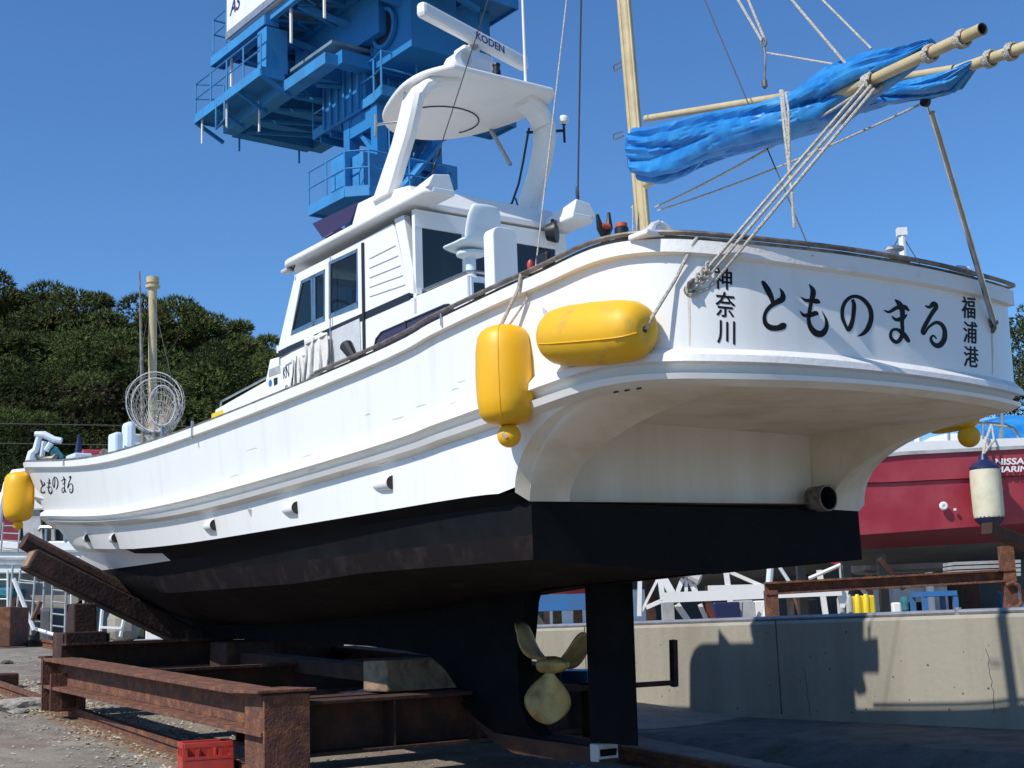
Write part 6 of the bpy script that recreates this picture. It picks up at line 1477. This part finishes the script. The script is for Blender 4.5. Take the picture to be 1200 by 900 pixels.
for k, (X, Y, dep) in enumerate(trees):
    v = k % 3; rt = protos[v] if v not in used else link_copy(protos[v]); used.add(v)
    topw = on_y(X, Y, dep); base_z = 1.2 if dep < 60 else 2.0; H = topw[2]-base_z; sc_ = H/10.3
    rt.location = (topw[0], dep, base_z); rt.scale = (max(sc_, .85)*1.0,)*2+(sc_,); rt.rotation_euler = (0, 0, k*2.1)
    tag(rt, desc[k], 'pine tree', 'pine trees on the shore')
def bush(X, Y, dep, r, m, label, n=500, name='shrub'):
    rng = random.Random(int(X*7+Y)); q = MB(); c = on_y(X, Y, dep)
    for k in range(7):
        vs, fs = tuft_mesh(rng, c+np.array([rng.uniform(-1, 1)*r*.8, rng.uniform(-1, 1)*r*.4, rng.uniform(-.5, .5)*r]), r*.5, n//5, .17, up=.2, flat=.8, shell=False); q.add(vs, fs)
    root = empty(name, [c[0], c[1], 1.3], label, 'shrub' if name == 'shrub' else 'tree', 'shrubs under the pines' if name == 'shrub' else None); q.build('leaves', m, root, merge=False, recalc=False)
    qq = MB(); qq.tube([[c[0], c[1], 1.0], c], [.08, .04], 6); qq.build('stem', M['bark'], root)
bl = [(15, 470, 52, 2.0, 'bush', 'bright green shrub low at the left edge'), (60, 520, 51, 1.8, 'bush', 'green shrub just above the bow davit'), (115, 470, 52, 1.7, 'scrub', 'brownish dry shrub among the dark pines'), (20, 545, 50, 1.6, 'bush', 'low shrub behind the bow fender'), (215, 470, 53, 2.0, 'pine', 'dark shrub right of the landing nets'), (255, 455, 54, 1.8, 'bush', 'shrub above the yellow sticker'), (140, 520, 52, 1.8, 'pine', 'dark shrub behind the white bollard'), (85, 560, 50, 1.6, 'pine', 'dark shrub behind the bow lettering'), (295, 450, 55, 1.8, 'pine', 'dark shrub beside the wheelhouse front'), (-20, 520, 51, 2.2, 'bush', 'shrub cut by the left edge'), (40, 590, 50, 1.8, 'pine', 'dark shrub behind the arch tube'), (175, 440, 54, 2.2, 'pine', 'dark shrub behind the net hoops'), (60, 430, 53, 2.2, 'pine', 'dark shrub mass under the broad pine'), (110, 590, 50, 1.8, 'pine', 'dark shrub behind the white cabin boat')]
for X, Y, dep, r, m_, lb in bl: bush(X, Y, dep, r, M[m_], lb, 900)
bush(1205, 400, 45, 1.7, M['bush'], 'leafy green tree at the right edge beyond the stern', 1400, 'broadleaf_tree'); bush(1200, 455, 45, 1.6, M['pine'], 'dark lower tree at the right edge beyond the stern', 1200, 'broadleaf_tree')
# house among the pines, mostly hidden
hs_ = empty('house', (on_y(110, 430, 72)[0], 72, 3.0), 'distant house with pinkish walls glimpsed between the pines', 'house')
M['pinkwall'] = mat('pinkish_plaster', (.52, .26, .2), .9, noise_scale=1); M['rooft'] = mat('roof_tiles', (.2, .12, .1), .8, noise_scale=4)
c = on_y(108, 428, 73.5); q = MB(); q.box(c-ZZ*2, xw*2.6, yw*2, ZZ*2.4); q.build('wall', M['pinkwall'], hs_)
q = MB(); q.prism([c+xw*-2.9+ZZ*.4-yw*2.2, c+xw*2.9+ZZ*.4-yw*2.2, c+ZZ*1.6-yw*2.2], yw*4.4); q.build('roof', M['rooft'], hs_)
q = MB(); q.box(c-yw*2.01-ZZ*.8, xw*.5, yw*.03, ZZ*.5); q.build('window', M['glass'], hs_)
for Y in (497, 520): q = MB(); q.tube([on_y(-40, Y-1, 45), on_y(230, Y+3, 45)], .018, 4); q.build('overhead_cable', M['ropedark'], label='upper overhead cable crossing before the pines' if Y < 500 else 'lower overhead cable crossing before the pines', cat='cable')

# ------------------------------------------------------------------ the blue crane
CA = radians(37.5); cf = np.array([-sin(CA), cos(CA), 0]); ct = np.array([cos(CA), sin(CA), 0])
axis_c = wz(470, 150, 15.6)
crane = empty('jib_crane', (axis_c[0], axis_c[1], 1.25), 'big blue tower crane with railed platforms and white machine house', 'crane')
def Cc(p): return np.array([p@cf, p@ct, p[2]])
def CW(a, b, z): return cf*a+ct*b+ZZ*z
def cz(X, Y, z): return Cc(wz(X, Y, z))
def railing(pts, parent=crane, h=1.05, nm='railing', step=1.0, m='cranelight'):
    q = MB()
    for a, b in zip(pts[:-1], pts[1:]):
        L_ = np.linalg.norm(b-a); n = max(1, int(L_/step))
        for k in range(n+1): p = a+(b-a)*k/n; q.tube([p-ZZ*.08, p+ZZ*h], .032, 5)
        for hh_ in (h, h*.52): q.tube([a+ZZ*hh_, b+ZZ*hh_], .028, 5)
    return q.build(nm, M[m], parent)
def deckp(poly, z, th=.14, nm='platform', m='crane', lip=True):
    q = MB(); q.prism([np.array([p[0], p[1], z]) for p in poly], ZZ*th); o = q.build(nm, M[m], crane)
    if lip:
        for a, b in zip(poly, poly[1:]+poly[:1]):
            a2 = np.array([a[0], a[1], z+th/2]); b2 = np.array([b[0], b[1], z+th/2]); qq = MB(); qq.beam(a2, b2, .05, .30); qq.build('edge_channel', M['cranelight'], o)
    return o
def boxab(a0, a1, b0, b1, z0, z1, nm, m='crane', parent=None):
    q = MB(); q.box(CW((a0+a1)/2, (b0+b1)/2, (z0+z1)/2), cf*abs(a1-a0)/2, ct*abs(b1-b0)/2, ZZ*(z1-z0)/2); return q.build(nm, M[m], parent or crane)
# lower walkway ring, z 13.6
Z8 = 13.4
P8 = [cz(362, 250, Z8), cz(405, 221, Z8), cz(418, 223, Z8)]
a_far, b_l = P8[0][0], P8[0][1]; a_near = cz(425, 224, Z8)[0]; b_r = cz(569, 232, Z8)[1]
a0_, b0_ = a_near, cz(440, 215, Z8)[1]
print('crane low', P8, b_r, 'axis', Cc(axis_c))
ac, bc = Cc(axis_c)[0], Cc(axis_c)[1]
hw8 = 2.1
ring = [(a_far, b_l), (a_near+.5, b_l), (a_near, b_l+.5), (a_near, b_r-.4), (a_near+.4, b_r), (a_far, b_r)]
deckp([CW(a, b, Z8)[:2] for a, b in ring], Z8)
rp8 = [CW(a, b, Z8+.2) for a, b in ring]; railing(rp8)
# column: four legs and lattice from the ground to the slewing ring
cb0, cb1 = 20.0, 21.9; ca0, ca1 = 31.95, 33.5
cA, cBm = (ca0+ca1)/2, (cb0+cb1)/2
for a in (ca0, ca1):
    for b in (cb0, cb1): q = MB(); q.beam(CW(a, b, 1.2), CW(a, b, 16.4), .34, .34, up=cf); q.build('tower_leg', M['crane'], crane)
for z in np.arange(2.4, 16, 2.05):
    for (p0_, p1_) in (((ca0, cb0), (ca0, cb1)), ((ca0, cb0), (ca1, cb0)), ((ca1, cb1), (ca1, cb0)), ((ca1, cb1), (ca0, cb1))):
        q = MB(); q.beam(CW(*p0_, z), CW(*p1_, z), .24, .24); q.beam(CW(*p0_, z), CW(*p1_, min(z+2.05, 16.4)), .14, .14); q.build('lattice_brace', M['crane'], crane)
boxab(ca0-.15, ca1+.15, cb0-.15, cb1+.15, 15.7, 16.3, 'tower_head'); boxab(ca0+.1, ca1-.4, cb1+.1, cb1+.9, 14.3, 15.0, 'drive_box', 'cranelight'); boxab(ca0-.2, ca1, cb0-.5, cb1-.6, 13.6, 14.5, 'motor_housing', 'cranelight')
boxab(a_near+.3, a_near+.9, b_l+.5, b_l+1.3, Z8+.15, Z8+1.3, 'control_box', 'cranelight'); boxab(a_far-1.6, a_far-.8, b_l+.3, b_l+1.1, Z8+.15, Z8+1.5, 'control_box', 'cranelight')
q = MB(); q.beam(CW(a_near+.2, cb0+.4, Z8+.3), CW(a_near+.6, cb1, Z8+2.0), .5, .12); q.build('stair_flight', M['cranelight'], crane)
# middle walkway
Z6 = 16.4
m0, m1, m2 = cz(367, 161, Z6), cz(421, 113, Z6), cz(445, 109, Z6)
print('mid', m0, m1, m2)
mid_ring = [(m0[0], m0[1]), (m1[0], m0[1]), (m2[0]-.1, m2[1]), (m2[0]-.1, m2[1]+4.8), (m2[0]+1.2, m2[1]+4.8), (m2[0]+1.2, m0[1]+1.5), (m0[0], m0[1]+1.5)]
deckp([CW(a, b, Z6)[:2] for a, b in mid_ring], Z6)
railing([CW(a, b, Z6+.2) for a, b in mid_ring[:5]])
boxab(m2[0]+1.2, m2[0]+3.4, m2[1]+.1, m2[1]+3.6, Z6-.1, Z6+1.6, 'slewing_ring_box')
for k in range(9): q = MB(); q.beam(CW(m2[0]+1.16, m2[1]+.2+k*.41, Z6), CW(m2[0]+1.16, m2[1]+.2+k*.41, Z6+1.6), .08, .06, up=cf); q.build('rib', M['cranelight'], crane)
for k in range(6): q = MB(); q.beam(CW(m2[0]+1.3+k*.4, m2[1]+.06, Z6), CW(m2[0]+1.3+k*.4, m2[1]+.06, Z6+1.6), .06, .08, up=cf); q.build('rib', M['cranelight'], crane)
# slewing platform: lower ladder frame
Z1 = 17.4; Z3 = 19.7
k0, k1, k2 = cz(269, 159, Z1), cz(369, 180, Z1), cz(400, 66, Z1)
print('frame', k0, k1, k2)
aN = cz(390, 77, Z1)[0]; aF = k0[0]; bL = k0[1]; bR = k1[1]
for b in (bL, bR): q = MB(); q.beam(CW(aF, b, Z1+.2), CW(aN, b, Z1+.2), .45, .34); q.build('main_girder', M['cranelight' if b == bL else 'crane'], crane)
nfr = 6
for k in range(nfr):
    a = aF+(aN-aF)*k/(nfr-1); q = MB(); q.beam(CW(a, bL+.2, Z1+.26), CW(a, bR-.2, Z1+.26), .46, .4); q.build('cross_girder', M['crane'], crane)
q = MB(); q.box(CW((aF+aN)/2, (bL+bR)/2, Z1+.75), cf*abs(aF-aN)/2, ct*abs(bR-bL)/2, ZZ*.05); q.build('frame_deck', M['craneplate'], crane)
boxab(aN, aN-2.2, bL+1.3, bR-.3, Z1+.1, Z3-.1, 'winch_frame'); q = MB(); q.lathe(CW(aN-.9, bL+1.28, Z1+1.1), -ct, [(0, .62), (.12, .62), (.12, .5), (.05, .5), (.05, 0)], 24, mif=lambda i: 1 if i > 2 else 0); q.build('cable_drum', [M['crane'], M['black']], crane)
# outer walkway on the left
w0, w1 = cz(229, 140, Z1+.5), cz(303, 83, Z1+.5); bO = min(w0[1], bL-1.2)
deckp([CW(a, b, 0)[:2] for a, b in ((w0[0], w0[1]), (w1[0], w0[1]), (w1[0], bL-.2), (w0[0], bL-.2))], Z1+.45)
railing([CW(aF, bL-.2, Z1+.65), CW(w0[0], w0[1], Z1+.65), CW(w1[0], w0[1], Z1+.65)])
for k in range(4): a = w0[0]+(w1[0]-w0[0])*k/3; q = MB(); q.beam(CW(a, w0[1], Z1+.4), CW(a, bL, Z1-.1), .10, .10); q.build('bracket', M['crane'], crane)
boxab(w1[0], w1[0]+.6, w0[1]+.2, w0[1]+.9, Z1+.6, Z1+2.0, 'control_box', 'cranelight')
# machinery between the decks
boxab(aF-5.2, aF-3.6, bL+1.5, bR-.4, Z1+.8, Z1+1.9, 'winch_housing'); boxab(aF-2.4, aF-1.2, bL+.9, bR-1.0, Z1+.8, Z1+1.9, 'gear_case', 'crane')
# upper platform and machine house
Z3 = 19.7
h0, h1, h2 = cz(260, 70, Z3), cz(367, 88, Z3), cz(348, 0, Z3)
print('upper', h0, h1, h2)
aU, bU = h0[0], h0[1]; bV = h1[1]+1.2; aV = h2[0]-7
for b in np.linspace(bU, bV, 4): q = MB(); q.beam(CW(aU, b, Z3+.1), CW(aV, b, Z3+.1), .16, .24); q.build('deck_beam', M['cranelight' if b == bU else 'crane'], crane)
for k in range(12): a = aU+(aV-aU)*k/11; q = MB(); q.beam(CW(a, bU, Z3+.12), CW(a, bV, Z3+.12), .12, .2); q.build('deck_beam', M['crane'], crane)
q = MB(); q.box(CW((aU+aV)/2, (bU+bV)/2, Z3+.27), cf*abs(aU-aV)/2, ct*abs(bV-bU)/2, ZZ*.03); q.build('upper_deck', M['craneplate'], crane)
for k in range(5):
    a = aU-.6-k*2.1; q = MB(); q.beam(CW(a, bU+.3, Z3), CW(a-1.2, bL+1.8, Z1+1.3), .16, .16); q.beam(CW(a, bU+.2, Z3), CW(a+.2, bV-.4, Z1+1.5), .14, .14); q.build('diagonal_strut', M['crane'], crane)
for k in range(4): q = MB(); p = CW(aU-.5-k*2.0, bU+.1, Z3); q.tube([p, p-ZZ*1.1], .05, 6); q.build('hanger_pipe', M['cabwhite'], crane)
g0 = cz(265, 47, Z3+.3); g1 = cz(250, 62, Z3+.2)
deckp([CW(a, b, 0)[:2] for a, b in ((g0[0]+1.1, bU-.25), (aU-3.5, bU-.25), (aU-3.5, bU+.2), (g0[0]+1.1, bU+.2))], Z3-.12)
railing([CW(g0[0]+.0, bU+.9, Z3+.35), CW(g0[0]+1.05, bU+.9, Z3+.35), CW(g0[0]+1.05, bU-.2, Z3+.35), CW(g0[0]+.1, bU-.2, Z3+.35)], step=.6)
mh = MB(); hb0 = g0[1]; mh.box(CW(g0[0]-4, hb0+2.2, Z3+.3+1.6), cf*4, ct*2.2, ZZ*1.6, bev=.04); mho = mh.build('machine_house', M['cabwhite'], crane)
q = MB(); q.box(CW(g0[0]-4, hb0+.01, Z3+.42), cf*4.01, ct*.03, ZZ*.12); q.build('skirt', M['wallcap'], mho)
ltr = dist_at(276, 9, CW(g0[0]-.8, hb0, Z3+1.8)); put_text('house_lettering', 'AS', np.array(CW(Cc(ltr)[0], hb0-.01, Cc(ltr)[2]))+ZZ*.1, -cf, ZZ, .8, .5, M['blueletter'], mho, shear=.3, bold=.02)
# big blue box of the jib foot
Z4 = 18.3
j0 = cz(444, 37, Z4); boxab(j0[0], j0[0]+5.0, j0[1], j0[1]+4.0, Z4, Z4+1.6, 'jib_foot_box'); deckp([CW(a, b, 0)[:2] for a, b in ((j0[0]-.8, j0[1]+2.2), (j0[0]-.8, j0[1]+4.5), (j0[0]+2, j0[1]+4.5), (j0[0]+2, j0[1]+2.2))], Z4+1.62)
railing([CW(j0[0]-.75, j0[1]+2.2, Z4+1.8), CW(j0[0]-.75, j0[1]+4.4, Z4+1.8), CW(j0[0]+2, j0[1]+4.4, Z4+1.8)])
boxab(j0[0]+1.0, j0[0]+3.8, j0[1]+.9, j0[1]+4.2, Z6+1.6, Z4, 'slewing_bearing', 'crane')
M['sign'] = mat('sun_faded_sign', (.6, .5, .6), .5, noise_scale=3, col2=(.6, .12, .12)); boxab(j0[0]-.9, j0[0]-.85, j0[1]+2.9, j0[1]+3.8, Z4+1.8, Z4+3.2, 'sign_board', 'sign')
boxab(j0[0]+2.5, j0[0]+3.6, bR, bR+1.5, Z1+.2, Z3, 'support_frame')

# more of the crane: ladder, pipes, stiffeners, cables
lb = CW(ca0-.22, cb0+.2, 0); e_l = MB()
for k in (0, .42): e_l.tube([CW(ca0-.22, cb0+.2+k, 2), CW(ca0-.22, cb0+.2+k, 15.6)], .025, 5)
for z in np.arange(2.2, 15.6, .3): e_l.tube([CW(ca0-.22, cb0+.2, z), CW(ca0-.22, cb0+.62, z)], .015, 4)
e_l.build('access_ladder', M['cranelight'], crane)
for k in range(5):
    a = aF-.6-k*1.15; q = MB(); q.beam(CW(a, bL+.3, Z1-.02), CW(a-1.1, bR-.3, Z1-.02), .09, .09); q.build('underframe_brace', M['crane'], crane)
for k, (a, b, z, h) in enumerate(((aF-.1, bL+.3, Z1, .5), (aF+.05, bR-.6, Z1, .45), (w0[0]-.3, w0[1]+.1, Z1+.5, .9), (w0[0]-2.0, w0[1]+.15, Z1+.5, .9), (aF-2.5, bL-.2, Z1+.3, 1.0))):
    q = MB(); q.tube([CW(a, b, z), CW(a, b, z-h)], .035, 6); q.build('drain_pipe', M['cabwhite' if k > 1 else 'crane'], crane)
q = MB(); q.tube([CW(w0[0]-1.6, w0[1]-.02, Z1+.5), CW(w0[0]-1.6, w0[1]-.02, Z1-.35), CW(w0[0]-2.2, w0[1]-.02, Z1-.2), CW(w0[0]-2.2, w0[1]-.02, Z1+.5)], .035, 6); q.build('pipe_loop', M['cranelight'], crane)
for k in range(7):
    a = aU-1-k*1.3; q = MB(); q.beam(CW(a, bU+.1, Z3-.02), CW(a-.9, bU+2.0, Z3-.02), .07, .07); q.beam(CW(a-.9, bU+2.0, Z3-.02), CW(a-1.8, bU+.1, Z3-.02), .07, .07); q.build('deck_lattice', M['crane'], crane)
q = MB()
for k in range(4): q.tube([CW(j0[0]+.6+k*.25, j0[1]+.3, Z4), CW(ca0+.3+k*.15, cb0+.4, 16.2)], .03, 5)
q.build('hoist_cable', M['ropedark'], crane)
for k in range(3): boxab(j0[0]-.02, j0[0]+.02, j0[1]+.6+k*1.5, j0[1]+.7+k*1.5, Z4+.05, Z4+1.55, 'web_stiffener', 'cranelight')
for k in range(6): boxab(m0[0]-.4-k*.6, m0[0]-.34-k*.6, m0[1]+.05, m0[1]+1.3, Z6-.28, Z6-.02, 'walkway_bearer')
